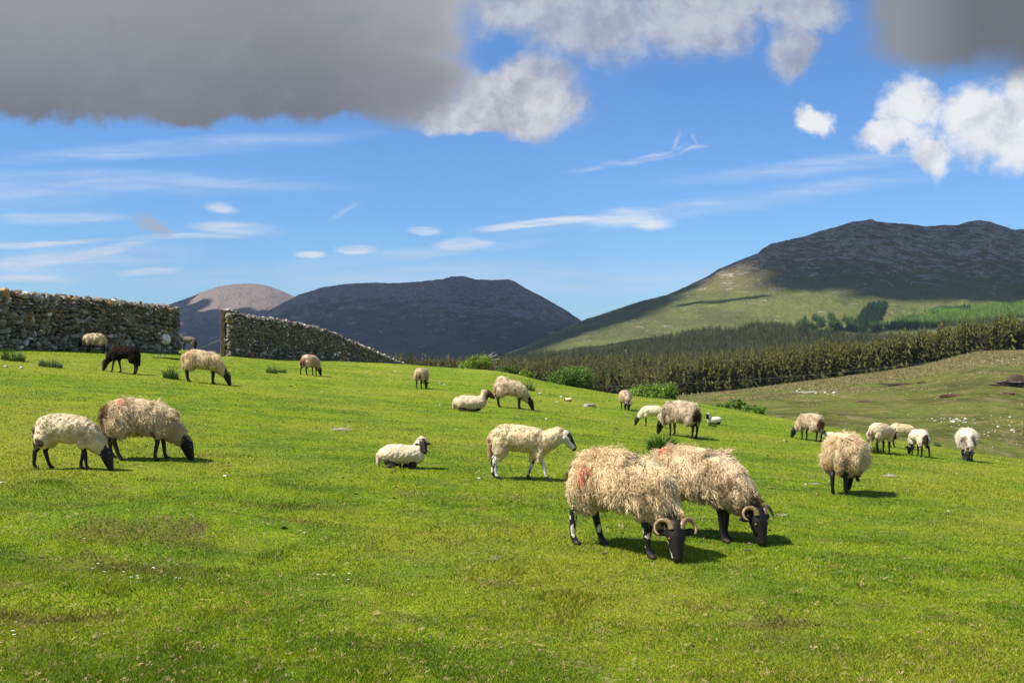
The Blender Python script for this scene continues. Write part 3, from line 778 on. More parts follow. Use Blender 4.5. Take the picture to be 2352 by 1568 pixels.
drywall('dry_stone_wall','dry stone wall right of the gap, stepping down over the hill crest',518,940,TOPR,.5,2,base=1.2)
# weathered gate post
M_WOOD,nt,b=newmat('weathered_wood',.9,.1); v=objc(nt); w=nd(nt,'ShaderNodeMapping',inp={'Vector':v,'Scale':(14,14,1.4)}).outputs[0]
nn=noise(nt,w,3,6,.7,.4); nt.links.new(mix(nt,mp(nt,nn,.35,.65),(.075,.055,.035),(.20,.165,.115)),b.inputs['Base Color']); bump(nt,b,nn,.02)
bm=bmesh.new(); bmesh.ops.create_cube(bm,size=1)
for v_ in bm.verts: v_.co=Vector((v_.co.x*(.19 if v_.co.z<0 else .175),v_.co.y*.17,(v_.co.z+.5)*2.35))
bmesh.ops.subdivide_edges(bm,edges=[e for e in bm.edges if abs(e.verts[0].co.z-e.verts[1].co.z)>1],cuts=8)
bmesh.ops.bevel(bm,geom=[e for e in bm.edges if e.calc_length()>.01 and len(e.link_faces)==2 and e.calc_face_angle()>1],offset=.015,segments=1,affect='EDGES')
for v_ in bm.verts:
    v_.co.x+=.012*math.sin(v_.co.z*4); v_.co.z+=.03*v_.co.x if v_.co.z>2 else 0
me=bpy.data.meshes.new('gate_post'); bm.to_mesh(me); bm.free(); me.materials.append(M_WOOD)
gp=bpy.data.objects.new('gate_post',me); COL.objects.link(gp)
px_,py_=wall_ray(511); w0=at(511,816,51.6); gp.location=(w0[0],w0[1],w0[2]-.15); gp.scale=(1,1,(816-711)/F*51.6/2.2)
gp.rotation_euler=(0,R(-.8),R(10)); tag(gp,'weathered grey brown gate post standing at the end of the right stone wall','gate post')
mri=colmat('rusty_iron',.8,30,.4)
for zz in(.55,1.5):
    V,Fs=tube([(-.02,-.09,zz),(-.02,-.14,zz),(-.02,-.14,zz+.09)],.014,6); mk('hinge_pin',V,Fs,mri,gp,np.tile((.06,.035,.025),(len(V),1)))


# ---------------------------------------------------------------- grass blades on the pasture
m_bl,nt,b=newmat('grass_blades',.7,.25)
P=pos(nt); c,_,_=grass_color(nt,P,True); c=brownpatch(nt,P,c)
c=mix(nt,1.,c,attr(nt),'MULTIPLY'); nt.links.new(c,b.inputs['Base Color'])
t=nd(nt,'ShaderNodeBsdfTranslucent'); nt.links.new(c,t.inputs[0]); ms=nd(nt,'ShaderNodeMixShader'); ms.inputs[0].default_value=.35
nt.links.new(b.outputs[0],ms.inputs[1]); nt.links.new(t.outputs[0],ms.inputs[2]); nt.links.new(ms.outputs[0],nt.nodes['Material Output'].inputs[0])
def blades(n,seed,r0,r1f,hmin,hmax,wk):
    g=np.random.default_rng(seed)
    px=g.uniform(-130,2480,n); rc=r1f(px); q=g.random(n); r=1/((1/r0)*(1-q)+(1/rc)*q)
    x=(px-1176)/F*r; y=r; z=zpas(x,y)
    cl=vn2(x*7,y*7,51)*.5+vn2(x*1.7,y*1.7,52)*.5
    h=g.uniform(hmin,hmax,n)*(1+.75*cl+1.6*np.clip(vn2(x*3.1,y*3.1,57)-.45,0,1)*2)*(1+.010*r); w=np.maximum(.0019,wk*r)*g.uniform(.7,1.3,n)
    a=g.uniform(0,6.283,n); lean=g.uniform(.1,.9,n)*h; la=g.uniform(0,6.283,n)
    D=np.stack([np.cos(a)*w,np.sin(a)*w,0*w],1); Ln=np.stack([np.cos(la)*lean,np.sin(la)*lean,0*h],1)
    B=np.stack([x,y,z-.004],1); up=np.array([0,0,1.])*h[:,None]
    V=np.stack([B-D,B+D,B+Ln*.35+up*.6+D*.7,B+Ln+up],1).reshape(-1,3)
    i=np.arange(n)[:,None]*4
    Fs=np.concatenate([i+np.array([[0,1,2]]),i+np.array([[0,2,3]])])
    v=g.uniform(.7,1.35,n)[:,None]*np.array([[1,1,1.]]); st=g.random(n)
    v=np.where((st<.05)[:,None],v*np.array([[1.9,1.25,2.6]]),v); v=np.where((st>.93)[:,None],v*np.array([[.55,.75,.7]]),v)
    return V,Fs,np.repeat(v,4,0)
rcf=lambda px: crest(px)[1]+.5
V,Fs,C=blades(900000,5,3.4,rcf,.009,.022,.00042)
o=mk('grass',V,Fs,m_bl,None,C,False); tag(o,'short bright green grass covering the whole pasture','grass',kind='stuff')

# ---------------------------------------------------------------- small plants, stones, dung on the pasture
M_LEAF=colmat('leaf_green',.6,12,.25,.3,.35)
def tuft(name,px,py,wpx,hpx,n,col,label,cat,group=None,up=1.,bw=.006):
    g0=hit(px,py); k=g0[1]/F; W=wpx*k/2; H=hpx*k; g=np.random.default_rng(int(px))
    a=g.uniform(0,6.283,n); rr=np.sqrt(g.random(n))*W; bx=np.cos(a)*rr; by=np.sin(a)*rr*.6
    bz=zpas(g0[0]+bx,g0[1]+by)-g0[2]
    h=H*g.uniform(.3,1.15,n)*(1-.72*(rr/W)**1.5)*(1+.5*vn2(bx/W*3,by/W*3+px,7))
    h=h*1.9; out=np.stack([np.cos(a),np.sin(a),0*a],1)*(h*g.uniform(.2,.9,n)/up)[:,None]+g.normal(size=(n,3))*h[:,None]*.2
    out[:,2]=0; w=bw*g.uniform(.7,1.4,n); d=g.uniform(0,6.283,n); D=np.stack([np.cos(d)*w,np.sin(d)*w,0*w],1)
    B=np.stack([bx,by,bz-.01],1); U=np.array([0,0,1.])*h[:,None]
    V=np.stack([B-D*.6,B+D*.6,B+out*.35+U*.65+D,B+out*.35+U*.65-D,B+out+U*.9],1).reshape(-1,3)
    i=np.arange(n)[:,None]*5
    o=mk(name,V,[i+np.array([[0,1,2,3]]),i+np.array([[3,2,4]])],M_LEAF,None,np.repeat(np.array(col)[None]*g.uniform(.7,1.3,n)[:,None],5,0),False)
    o.location=g0; tag(o,label,cat,group); return o
GT=(.075,.16,.025); GD=(.11,.15,.07)
tuft('grass_tuft',1522,1036,66,26,700,GT,'lush dark green grass tuft behind the foreground pair','grass tuft')
tuft('thistle_plant',116,843,52,15,420,GD,'flat grey green thistle clump left of the black sheep','plant')
tuft('nettle_plant',30,829,54,24,420,(.085,.15,.03),'bushy green nettle clump near the left edge below the wall','plant')
tuft('nettle_plant',393,870,34,18,320,(.07,.13,.035),'green weed clump left of the ewe with red hip mark','plant')
tuft('nettle_plant',625,857,26,12,220,(.07,.125,.03),'green weed clump left of the ewe near the right wall','plant')
tuft('nettle_plant',648,856,20,10,150,(.08,.13,.03),'small sparse weed clump just behind that green clump by the right wall','plant')
tuft('grass_tuft',1637,979,22,7,140,GT,'dark grass tuft in front of the lamb lying alone','grass tuft')
tuft('grass_tuft',1600,941,18,8,120,(.05,.11,.03),'small dark tuft above the grey and cream ewe','grass tuft')
tuft('grass_tuft',2152,1022,16,8,120,GT,'small green tuft between the trio and the far right ewe','grass tuft')
tuft('grass_tuft',2008,1040,34,13,260,(.10,.17,.03),'pale green grass tuft at the feet of the right hand trio','grass tuft')
tuft('rush_tuft',1214,897,30,14,260,(.06,.08,.03),'dull dark rush tuft right of the ewe with lumpy fleece','plant')
tuft('grass_tuft',535,818,30,9,160,(.09,.19,.02),'bright grass tuft at the foot of the gate post','grass tuft')

M_ROCK=colmat('field_stone',.85,14,.3,.2,0,True,.01)
M_DUNG=colmat('dung',.9,60,.3,.1,0,True,.008)
def rockmesh(seed,flat=.6):
    g=np.random.default_rng(seed); acc=Acc(); stone(acc,np.zeros(3),(1,.8,flat),np.eye(3),(1,1,1),g,3,.3); return acc.arrays()
def rock(px,py,wpx,label,col=(.48,.46,.42),group='pale stones and wool scraps on the pasture',name='stone',cat='stone',flat=.55,g0=None,seed=None):
    g0=hit(px,py) if g0 is None else g0; s=wpx/F*g0[1]/2
    V,Fs,C=rockmesh(seed or int(px*7+py),flat)
    o=mk(name,V*s,Fs,M_ROCK,None,np.tile(col,(len(V),1))); o.location=g0+np.array([0,0,s*flat*.25]); o.rotation_euler.z=random.uniform(0,6)
    tag(o,label,cat,group); return o
rock(1352,932,44,'long flat grey stone half sunk in the slope right of the sleeping lamb',(.26,.24,.20),flat=.22)
rock(1345,1000-67,16,'small grey stone touching the long flat stone on the slope',(.35,.33,.29))
rock(355,1306,16,'pale rounded stone in the brownish hollow at lower left',(.42,.37,.30))
rock(1647,1468,11,'cream pebble alone in the lower right grass',(.50,.46,.36))
rock(1255,963,9,'white stone on the grass above the walking sheep',(.60,.58,.54))
rock(1101,1100,13,'white stone just left of the walking sheep',(.6,.6,.55))
rock(2178,1174,9,'tiny white scrap right of the round shaggy ewe',(.6,.58,.52))
rock(1695,1085,11,'white pebble beside the back of the second foreground ewe',(.6,.57,.5))
rock(1755,1218,16,'pale stone lying right of the second foreground ewe head',(.55,.45,.34))
rock(700,1223,9,'grey pebble right of the dark dung pat',(.30,.30,.27))
rock(2232,1093-60,8,'pale pebble behind the far right ewe',(.5,.48,.44))
for i,(x,y,w) in enumerate([(517,1093,12),(4,1110,13),(14,843,12),(48,846,14),(360,818,9),(376,817,9),(300,823,9),(288,822,8),(585,1000-54,7),(843,856,7),(872,856,8),(908,853,8),(1010,880,7),(1020,884,6),(930,905,5),(1010,930,6),(740,900,6),(1530,925,6),(1572,955,6),(1800,1012,7),(1850,1113,9),(2275,1140,8),(1215,895,8),(1240,905,12),(1280,924,8),(1290,912,10)]):
    rock(x,y,w,'small pale stone scattered in the short grass of the pasture',(.50,.47,.42),'scattered small pale stones on the pasture')
# wool scraps
def woolscrap(px,py,wpx,label,col=(.55,.50,.42)):
    g0=hit(px,py); g=np.random.default_rng(int(px)); acc=Acc(); s=wpx/F*g0[1]/2
    for k in range(70):
        a=g.uniform(0,6.28); p=np.array([g.normal()*.4,g.normal()*.25,.05]); P=[p]
        for j in range(5): a+=g.normal()*.9; p=p+np.array([math.cos(a)*.22,math.sin(a)*.15,g.normal()*.06]); p[2]=max(p[2],.02); P.append(p)
        V,Fs=tube(np.array(P)*s,.035*s,3,False); acc.add(V,Fs,np.array(col)*g.uniform(.8,1.2))
    o=acc.build('wool_scrap',M_WOOL); o.location=g0+np.array([0,0,.01]); tag(o,label,'wool','scraps of shed wool on the grass')
woolscrap(785,988,30,'pale scrap of shed wool on open grass left of centre')
woolscrap(2042,1095,24,'grey white wisp of shed wool right of the round shaggy ewe')
woolscrap(1870,1113,16,'thin wool wisp left of the round shaggy ewe legs')
woolscrap(1797,1185,18,'faint wool wisp right of the second foreground ewe',(.4,.38,.3))
# dung
def dung(px,py,wpx,label,col,n=14,flat=.5):
    g0=hit(px,py); g=np.random.default_rng(int(px)); acc=Acc(); s=wpx/F*g0[1]/2
    for k in range(n):
        a=g.uniform(0,6.28); q=math.sqrt(g.random())
        stone(acc,np.array([math.cos(a)*q*s*.75,math.sin(a)*q*s*.6,s*flat*(1-q)*.6]),(s*.33,s*.28,s*.24),np.eye(3),np.array(col)*g.uniform(.7,1.3),g,2,.1)
    o=acc.build('dung_pile',M_DUNG); o.location=g0; tag(o,label,'dung','dung on the pasture')
dung(653,1213,20,'round black dung pat in the grass left of centre',(.022,.016,.014),16,.7)
dung(2213,1324,32,'spread of black dung pellets at lower right',(.018,.018,.02),34,.2)
dung(1714,1264,26,'flat brown dung pat in front of the second foreground ewe',(.11,.075,.05),16,.2)
dung(1732,1349,14,'brown earthy clod right of and below the foreground ewes',(.10,.06,.035),8)
dung(1137,1283,26,'grey brown dead clump in the grass left of the nearest ewe',(.20,.16,.12),12,.2)
dung(245,1068,10,'small dark clod just below the left grazing pair',(.03,.02,.016),6)
dung(325,1052,9,'small black clod between the legs of the left long fleeced ewe',(.02,.016,.012),5)
dung(880,1452,14,'small dark clod in the foreground grass below centre',(.05,.04,.025),8)
dung(1510,1558,16,'dark clod at the bottom edge right of centre',(.05,.035,.025),8)
dung(153,1540-28,16,'dark clod near the bottom left corner',(.03,.03,.025),8)
dung(1912,1437,12,'single black pellet heap in the foreground grass at right',(.02,.02,.022),6)
dung(1011,1130,10,'small brown clod below the lying black faced sheep',(.07,.045,.03),5)
# daisies
def daisy(px,py):
    g0=hit(px,py); acc=Acc(); V,Fs=tube([(0,0,0),(.003,0,.03)],.0012,4); acc.add(V,Fs,(.1,.2,.03)); 
    for k in range(10):
        a=k*.628; c,s=math.cos(a),math.sin(a)
        acc.add(np.array([[c*.003+.003,s*.003,.031],[c*.013-s*.004,s*.013+c*.004,.033],[c*.017,s*.017,.034],[c*.013+s*.004,s*.013-c*.004,.033]]),np.array([[0,1,2,3]]),(.75,.75,.72))
    acc.add(ICO[1][0]*.0035+np.array([.003,0,.032]),ICO[1][1],(.6,.4,.03))
    o=acc.build('daisy',M_LEAF2); o.scale=(.55,)*3; o.location=g0; tag(o,'tiny white daisy in the short grass of the left foreground','flower','daisies in the foreground grass')
M_LEAF2=colmat('petal',.7,20,.05,.1)
for x,y in [(195,1242),(214,1310),(226,1300),(240,1318),(285,1318),(302,1330),(316,1328),(318,1333),(405,1333),(414,1333),(31,1456),(34,1464),(731,1325),(746,1324),(767,1325),(802,1322),(800,1336),(540,1178)]: daisy(x,y)

# dead grass bits, moss crumbs and clods nobody could count
def litter():
    g=np.random.default_rng(77); Vs=[];Fs=[];Cs=[];n0=0; n=5200
    px=g.uniform(-60,2420,n); rc=crest(px)[1]-1; q=g.random(n); r=1/((1/3.6)*(1-q)+(1/rc)*q)
    x=(px-1176)/F*r; dens=fbm(x*.8,r*.8,3,88); keep=g.random(n)<np.clip(.55+dens*1.3,.1,1); x=x[keep];r=r[keep];z=zpas(x,r)
    for i in range(len(x)):
        kind=g.random(); sc=g.uniform(.6,1.3)*(.30+.030*r[i])
        if kind<.80:
            k=g.integers(3,12); col=np.array([.44,.35,.16] if g.random()<.65 else [.30,.20,.10])*g.uniform(.6,1.2)
            for _ in range(k):
                a=g.uniform(0,6.28); L=g.uniform(.012,.05)*sc; w=g.uniform(.0014,.0030)*sc; p=np.array([x[i],r[i],z[i]+.010])+np.append(g.normal(size=2)*.012*sc,g.uniform(0,.012))
                d=np.array([math.cos(a),math.sin(a),g.uniform(-.1,.5)])*L; e=np.array([-math.sin(a),math.cos(a),0.3])*w; b=g.normal(size=3)*L*.25; b[2]=abs(b[2])
                Vs.append(np.array([p-e,p+e,p+d*.55+b+e,p+d*.55+b-e,p+d])); Fs.append((np.array([[0,1,2,3]])+n0,np.array([[3,2,4]])+n0)); n0+=5; Cs.append(np.tile(col,(5,1)))
        else:
            V,Fa=ICO[1]; s_=g.uniform(.008,.020)*sc; col=np.array([.06,.04,.025] if g.random()<.6 else [.20,.15,.10])*g.uniform(.6,1.4)
            V=V*np.array([s_*1.3,s_,s_*.7])*(1+.35*g.normal(size=(len(V),1)))+np.array([x[i],r[i],z[i]+s_*.5])
            Vs.append(V); Fs.append((None,Fa+n0)); n0+=len(V); Cs.append(np.tile(col,(len(V),1)))
    qd=np.concatenate([f[0] for f in Fs if f[0] is not None]); tr=np.concatenate([f[1] for f in Fs])
    o=mk('turf_litter',np.concatenate(Vs),[qd,tr],M_DUNG,None,np.concatenate(Cs),False); tag(o,'dead straw bits and small clods lying in the short turf','litter',kind='stuff')
litter()
# ---------------------------------------------------------------- bushes behind the crest
M_BARK=colmat('bark',.9,20,.3,.1)
def bush(name,px,pyb,pyt,wpx,r,nleaf,label,col,lobes,cat='bush',dead=False,leaf=.055,stems=9):
    base=at(px,pyb,r); k=r/F; H=(pyb-pyt)*k; W=wpx*k/2; g=np.random.default_rng(int(px))
    zg=float(zpas(base[0],base[1])) if px<1700 else base[2]
    root=empty(name,(base[0],base[1],base[2])); tag(root,label,cat)
    acc=Acc(); L=[]
    for (lx,lz,lr) in lobes: L.append((lx*W,g.normal()*W*.25,lz*H,lr*W))
    down=min(0,zg-base[2])-.1
    for s in range(stems):
        t=L[s%len(L)]; P=[np.array([g.normal()*.15*W,g.normal()*.1*W,down])]
        e=np.array(t[:3])+g.normal(size=3)*t[3]*.5
        for j in range(1,7):
            q=j/6; P.append(P[0]*(1-q)+e*q+g.normal(size=3)*.04*W*(1 if j<6 else 0))
        V,Fs=tube(P,np.linspace(.035,.008,7)*max(1,H/1.5),5,False); acc.add(V,Fs,(.14,.11,.075))
        for j in (3,4,5):
            e2=P[j]+g.normal(size=3)*.3*W*np.array([1,.8,.8])+np.array([0,0,.1*H]); V,Fs=tube([P[j],(P[j]+e2)/2+g.normal(size=3)*.03,e2],[.014,.01,.005],4,False); acc.add(V,Fs,(.15,.12,.08))
    acc.build('stems',M_BARK,root)
    # leaves gathered in twig clumps over each lobe
    V=[];C=[];cs=[]
    nc=nleaf//26
    pw=np.array([l[3]**2 for l in L]); pw/=pw.sum()
    for i in range(nc):
        l=L[g.choice(len(L),p=pw)]; d=nrm(g.normal(size=3)); rr=l[3]*(g.random()**.35)*(1+.22*g.normal())
        cs.append(np.array(l[:3])+d*np.array([rr,rr*.8,rr*.75]))
    cs=np.array(cs); cr=W*.085*g.uniform(.6,1.5,nc)
    p=np.repeat(cs,26,0)+g.normal(size=(nc*26,3))*np.repeat(cr,26)[:,None]
    p[:,2]=np.maximum(p[:,2],down+.05)
    n=len(p); u=nrm(g.normal(size=(n,3))+np.array([0,0,.2])); v=nrm(np.cross(u,g.normal(size=(n,3))))
    s=leaf*g.uniform(.5,1.3,n)[:,None]
    Vv=np.stack([p-u*s,p-v*s*.55,p+u*s,p+v*s*.55],1).reshape(-1,3)
    cc=np.repeat(g.uniform(.45,1.45,nc),26)*g.uniform(.8,1.2,n)
    Cc=np.array(col)[None]*cc[:,None]*1.45; Cc=np.repeat(Cc,4,0)
    mk('crown',Vv,np.arange(n*4).reshape(-1,4),M_LEAF,root,Cc,False)
    if dead:
        acc=Acc()
        for (ex,ez) in [(1.45,1.12),(1.6,.85),(1.3,.62),(1.5,.35),(1.2,1.25)]:
            P=[np.array([.15*W,0,0.1*H]),np.array([.55*W,-.1*W,.35*H]),np.array([.8*W,-.1*W,(.3+ez*.5)*H]),np.array([ex*W,-.1*W,ez*H])]
            V,Fs=tube(P,[.05,.04,.028,.012],5,False); acc.add(V,Fs,(.40,.36,.30))
            for _ in range(4):
                e=P[2]*.5+P[3]*.5; V,Fs=tube([e,e+g.normal(size=3)*.14*W],[.01,.003],4,False); acc.add(V,Fs,(.40,.36,.30))
        acc.build('dead_branches',M_BARK,root)
    return root
LG=(.155,.225,.028); MG=(.085,.15,.024); DG=(.065,.12,.022)
bush('leaning_bush',1092,856,818,70,64,7500,'bright green windswept bush with bare dead branches on its right side',LG,[(-.55,.38,.42),(-.1,.52,.5),(.35,.68,.45),(.6,.78,.3)],dead=True)
bush('round_bush',1166,866,842,58,66,3000,'low dull green bush peeping over the crest left of a brighter one',DG,[(-.4,.4,.5),(.3,.5,.5)])
bush('round_bush',1206,878,848,38,64,3200,'small bright yellow green bush beside the dull one on the crest',LG,[(-.3,.4,.5),(.3,.5,.55),(0,.75,.4)])
bush('leafy_bush',1311,904,845,104,62,14000,'large dense mid green bush standing behind the crest in the centre',MG,[(-.62,.55,.38),(-.25,.68,.42),(.15,.75,.40),(.5,.66,.42),(.3,.35,.5),(-.1,.35,.5),(-.5,.25,.35),(.72,.3,.25)])
bush('leafy_bush',1497,932,884,110,58,13000,'broad light green shrub beside the ewe facing the camera',(.13,.20,.03),[(-.75,.5,.25),(-.45,.6,.32),(-.1,.55,.35),(.25,.6,.35),(.6,.72,.3),(.8,.35,.2),(0,.3,.4),(.45,.3,.35)])
bush('low_bush',1697,944,912,44,50,3500,'low bright green scrub at the edge between pasture and moor',(.12,.20,.03),[(-.2,.55,.5),(.35,.4,.5)],stems=5)
bush('low_bush',1733,950,930,60,48,1800,'ragged trailing scrub right of the low bush at the pasture edge',(.12,.19,.03),[(-.6,.5,.3),(0,.4,.3),(.5,.3,.3)],stems=5)
bush('low_bush',1660,938,922,44,50,1000,'thin sprig of scrub left of the low bush at the pasture edge',(.12,.19,.03),[(-.4,.3,.3),(.4,.45,.3)],stems=4)

# ---------------------------------------------------------------- conifers
M_NEEDLE=colmat('conifer_needles',.8,3,.3,.1,.15)
def conifer(seed,whorls=19,br=8,wid=.165,col=(.130,.130,.036)):
    """unit-height crown: whorls of drooping needle sprays"""
    g=np.random.default_rng(seed); V=[];C=[]
    for i in range(whorls):
        t=(i+.5)/whorls; z=.12+.86*t; rad=wid*(1-t)**.75*g.uniform(.8,1.2)+.012
        if t<.3: rad*=.75+t
        for j in range(br if t<.8 else br//2+1):
            a=g.uniform(0,6.283); L=rad*g.uniform(.7,1.25); c,s=math.cos(a),math.sin(a)
            o=np.array([c,s,0]); q=np.array([-s,c,0])*L*.30; z0=z+g.normal()*.018
            b=np.array([0,0,z0]); e=b+o*L+np.array([0,0,g.uniform(-.75,.05)*L]); m=b+o*L*.55+np.array([0,0,.02])
            V+=[b,m-q-np.array([0,0,.03]),e,m+q-np.array([0,0,.03])]
            V+=[m+np.array([0,0,.035]),m-np.array([0,0,.03])-q*.3,e*.8+m*.2-np.array([0,0,.025]),e]
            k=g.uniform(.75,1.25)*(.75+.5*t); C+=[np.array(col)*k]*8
    V+=[np.array([-.012,0,.93]),np.array([.012,0,.93]),np.array([0,0,1.03]),np.array([0,.01,.95])]; C+=[np.array(col)*1.3]*4
    n=len(V)//4
    return np.array(V),np.arange(n*4).reshape(-1,4),np.array(C)
def trunkarr():
    return tube([(0,0,-.05),(0,0,.3),(0,0,.9)],[.018,.014,.004],6,False)
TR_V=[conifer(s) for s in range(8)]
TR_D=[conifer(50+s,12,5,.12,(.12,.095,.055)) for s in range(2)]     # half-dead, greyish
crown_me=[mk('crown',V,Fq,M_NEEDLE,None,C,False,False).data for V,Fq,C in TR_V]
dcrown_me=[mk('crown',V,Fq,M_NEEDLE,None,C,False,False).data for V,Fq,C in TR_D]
tv,tf=trunkarr(); trunk_me=mk('trunk',tv,tf,M_BARK,None,np.tile((.12,.09,.07),(len(tv),1)),True,False).data
def tree(p,h,i,lab,grp,dead=False):
    r=empty('conifer_tree',p,random.uniform(0,6)); w=random.uniform(.9,1.25); r.scale=(h*w,h*w,h)
    for n,m in(('trunk',trunk_me),('crown',(dcrown_me[i%2] if dead else crown_me[i%8]))):
        c=bpy.data.objects.new(n,m); c.parent=r; COL.objects.link(c)
    tag(r,lab,'conifer',grp)
g=np.random.default_rng(3)
front=[]
for row,(r0,n) in enumerate([(330,105),(352,95),(375,80)]):
    for i in range(n):
        px=1540+(i+g.uniform(-.4,.4))*(830/n); 
        front.append((px,r0+g.uniform(-9,9)))
for i,(px,r) in enumerate(front):
    # front edge follows the back of the moor
    p=at(px,float(stab(px,FL1,20))+4,r); 
    dead=(i%17==5) and r<345
    tree(p,g.uniform(11,15)*(1.0 if not dead else .95),i,
      'greyish half bare conifer in the front row of the plantation' if dead else 'dark olive conifer in the front rows of the plantation behind the moor','conifers in the front rows of the plantation',dead)
def forest(name,label,pts,hts,col,cols=None,variants=TR_V,seed=9,wf=1.):
    g=np.random.default_rng(seed); Vs=[];Fs=[];Cs=[];n0=0
    for k,(p,h) in enumerate(zip(pts,hts)):
        V,Fq,C=variants[k%len(variants)]; a=g.uniform(0,6.28); c,s=math.cos(a),math.sin(a); w=h*g.uniform(.9,1.3)*wf
        W=np.stack([(V[:,0]*c-V[:,1]*s)*w,(V[:,0]*s+V[:,1]*c)*w,V[:,2]*h],1)+p
        Vs.append(W);Fs.append(Fq+n0);n0+=len(V)
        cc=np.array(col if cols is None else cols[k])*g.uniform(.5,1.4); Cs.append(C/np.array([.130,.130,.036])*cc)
    o=mk(name,np.concatenate(Vs),np.concatenate(Fs),M_NEEDLE,None,np.concatenate(Cs),False); tag(o,label,'forest',kind='stuff'); return o
LOW=[conifer(100+s,8,6,.20) for s in range(6)]
pts=[];hts=[]
for r in np.concatenate([np.arange(345,520,13),np.arange(520,900,15)]):
    n=int(1650/F*r/ (4.6 if r<520 else 6.0))
    for i in range(n):
        px=850+(i+g.random())*1700/n
        if r<395 and px>1540: continue
        rr=r+g.uniform(-7,7); u=(px-1176)/F
        t=np.clip((rr-420)/460,-.2,1)
        pts.append(np.array([u*rr,rr,float(zfl(u*rr,rr)) if rr>415 else at(px,float(stab(px,FL1,20))+4,rr)[2]])); hts.append(g.uniform(7.5,11))
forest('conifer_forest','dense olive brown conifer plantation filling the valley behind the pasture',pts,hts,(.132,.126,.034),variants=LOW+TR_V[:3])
# distant blocks on the lower slope of the right hill
def block(name,label,poly_top,poly_bot,p0,p1,dens,h0,h1,colf,seed):
    g=np.random.default_rng(seed); pts=[];hts=[];cols=[]
    n=int(dens)
    for _ in range(n):
        px=g.uniform(p0,p1); a=float(tab(px,poly_top)); b=float(tab(px,poly_bot))
        if b<=a+1: continue
        if g.random()>(b-a)/60: continue
        py=g.uniform(a,b); p=q3(px,py); p[2]-=.5
        c=colf(px,py,g)
        if c is None: continue
        pts.append(p); hts.append(g.uniform(h0,h1)); cols.append(c)
    # front-most rows last is irrelevant in 3D
    return forest(name,label,pts,hts,None,cols,LOW,seed)
block('dark_forest_block','dark conifer block at the foot of the right hill',
  [(1120,826),(1260,818),(1400,806),(1535,784),(1604,776),(1685,776),(1723,767),(1826,765),(1870,775),(1900,782),(2100,790),(2352,778)],
  [(1100,840),(1826,815),(1870,800),(1900,800),(2352,790)],1060,2400,11000,6.5,9,lambda x,y,g:(.095,.100,.036),31)
def youngc(x,y,g):
    f=float(vn2(x/13.,y/6.,13))
    if 1826<x<2060 and f<.05: return None
    return (.095,.165,.04) if f<.35 else (.065,.12,.035)
block('young_plantation','bright green young conifers scattered over the lower slope of the right hill',
  [(1826,755),(1880,752),(1960,757),(2030,758),(2080,752),(2110,745)],[(1826,784),(1900,784),(2000,776),(2080,770),(2110,768)],1826,2110,5200,6,9,youngc,32)
block('young_plantation','solid light green young plantation at the far right foot of the hill',
  [(2060,758),(2119,738),(2170,726),(2223,716),(2300,714),(2400,712)],[(2060,772),(2119,768),(2200,762),(2352,753),(2400,750)],2060,2420,6000,6,8,lambda x,y,g:(.19,.30,.055) if g.random()<.9 and (x>2230 or y>735) else (.08,.15,.045),33)
block('dark_copse','dark green oval copse standing alone on the lit hillside',
  [(1960,764),(1985,738),(2000,724),(2034,718),(2037,722)],[(1960,766),(1985,764),(2010,762),(2030,745),(2037,728)],1960,2038,1600,7,9,lambda x,y,g:(.035,.075,.035),34)
block('hillside_scrub','sparse light green scrub dotted above the copse',
  [(2090,728),(2150,722)],[(2090,738),(2150,734)],2090,2150,120,4,6,lambda x,y,g:(.09,.16,.04),35)

# ---------------------------------------------------------------- moor details
def mo(px,py): return inv(zmoor,px,py,62,268)
g=np.random.default_rng(8)
rockms=[rockmesh(500+i,.6) for i in range(5)]
mrock=[mk('boulder',V,Fs,M_ROCK,None,np.tile((.62,.60,.56),(len(V),1)),True,False).data for V,Fs,C in rockms]
def scatter(n,f,lo,hi,lab,grp):
    for i in range(n):
        x,y=f(); p=mo(x,y); s=1.25*g.uniform(lo,hi)**1.0/F*p[1]/2*(1+1.2*(g.random()>.9))
        o=bpy.data.objects.new('boulder',mrock[i%5]); COL.objects.link(o); o.location=p+np.array([0,0,s*.1]); o.scale=(s,s,s*.8); o.rotation_euler.z=g.uniform(0,6)
        tag(o,lab,'boulder',grp)
scatter(62,lambda:(2240+g.normal()*75,829+g.normal()*5),1.5,3.4,'small white boulder in the strewn band on the far moor rise','white boulders on the far moor rise')
scatter(26,lambda:(g.uniform(2140,2245),0)[0:1]+(g.uniform(960,972),),2,5,'white boulder in the short line of stones on the near moor','white boulders in a line on the near moor')
scatter(26,lambda:(2310+g.normal()*45,982+g.normal()*18),2,5,'white boulder among the loose scatter at the right edge of the moor','white boulders at the right edge of the moor')
scatter(20,lambda:(2220+g.normal()*50,1000+g.normal()*22),1.6,3.4,'small white stone on the dark near slope of the moor','small stones on the near moor slope')
scatter(30,lambda:(g.uniform(1830,1925),900+g.normal()*3.5),2,6,'white boulder in the pale line across the middle moor','white boulders across the middle moor')
scatter(26,lambda:(g.uniform(1700,2352),g.uniform(880,990)),1.4,3,'lone pale stone on the open moor','lone stones on the open moor')
M_PEAT=colmat('peat',.95,.8,.4,.05,0,True,.15)
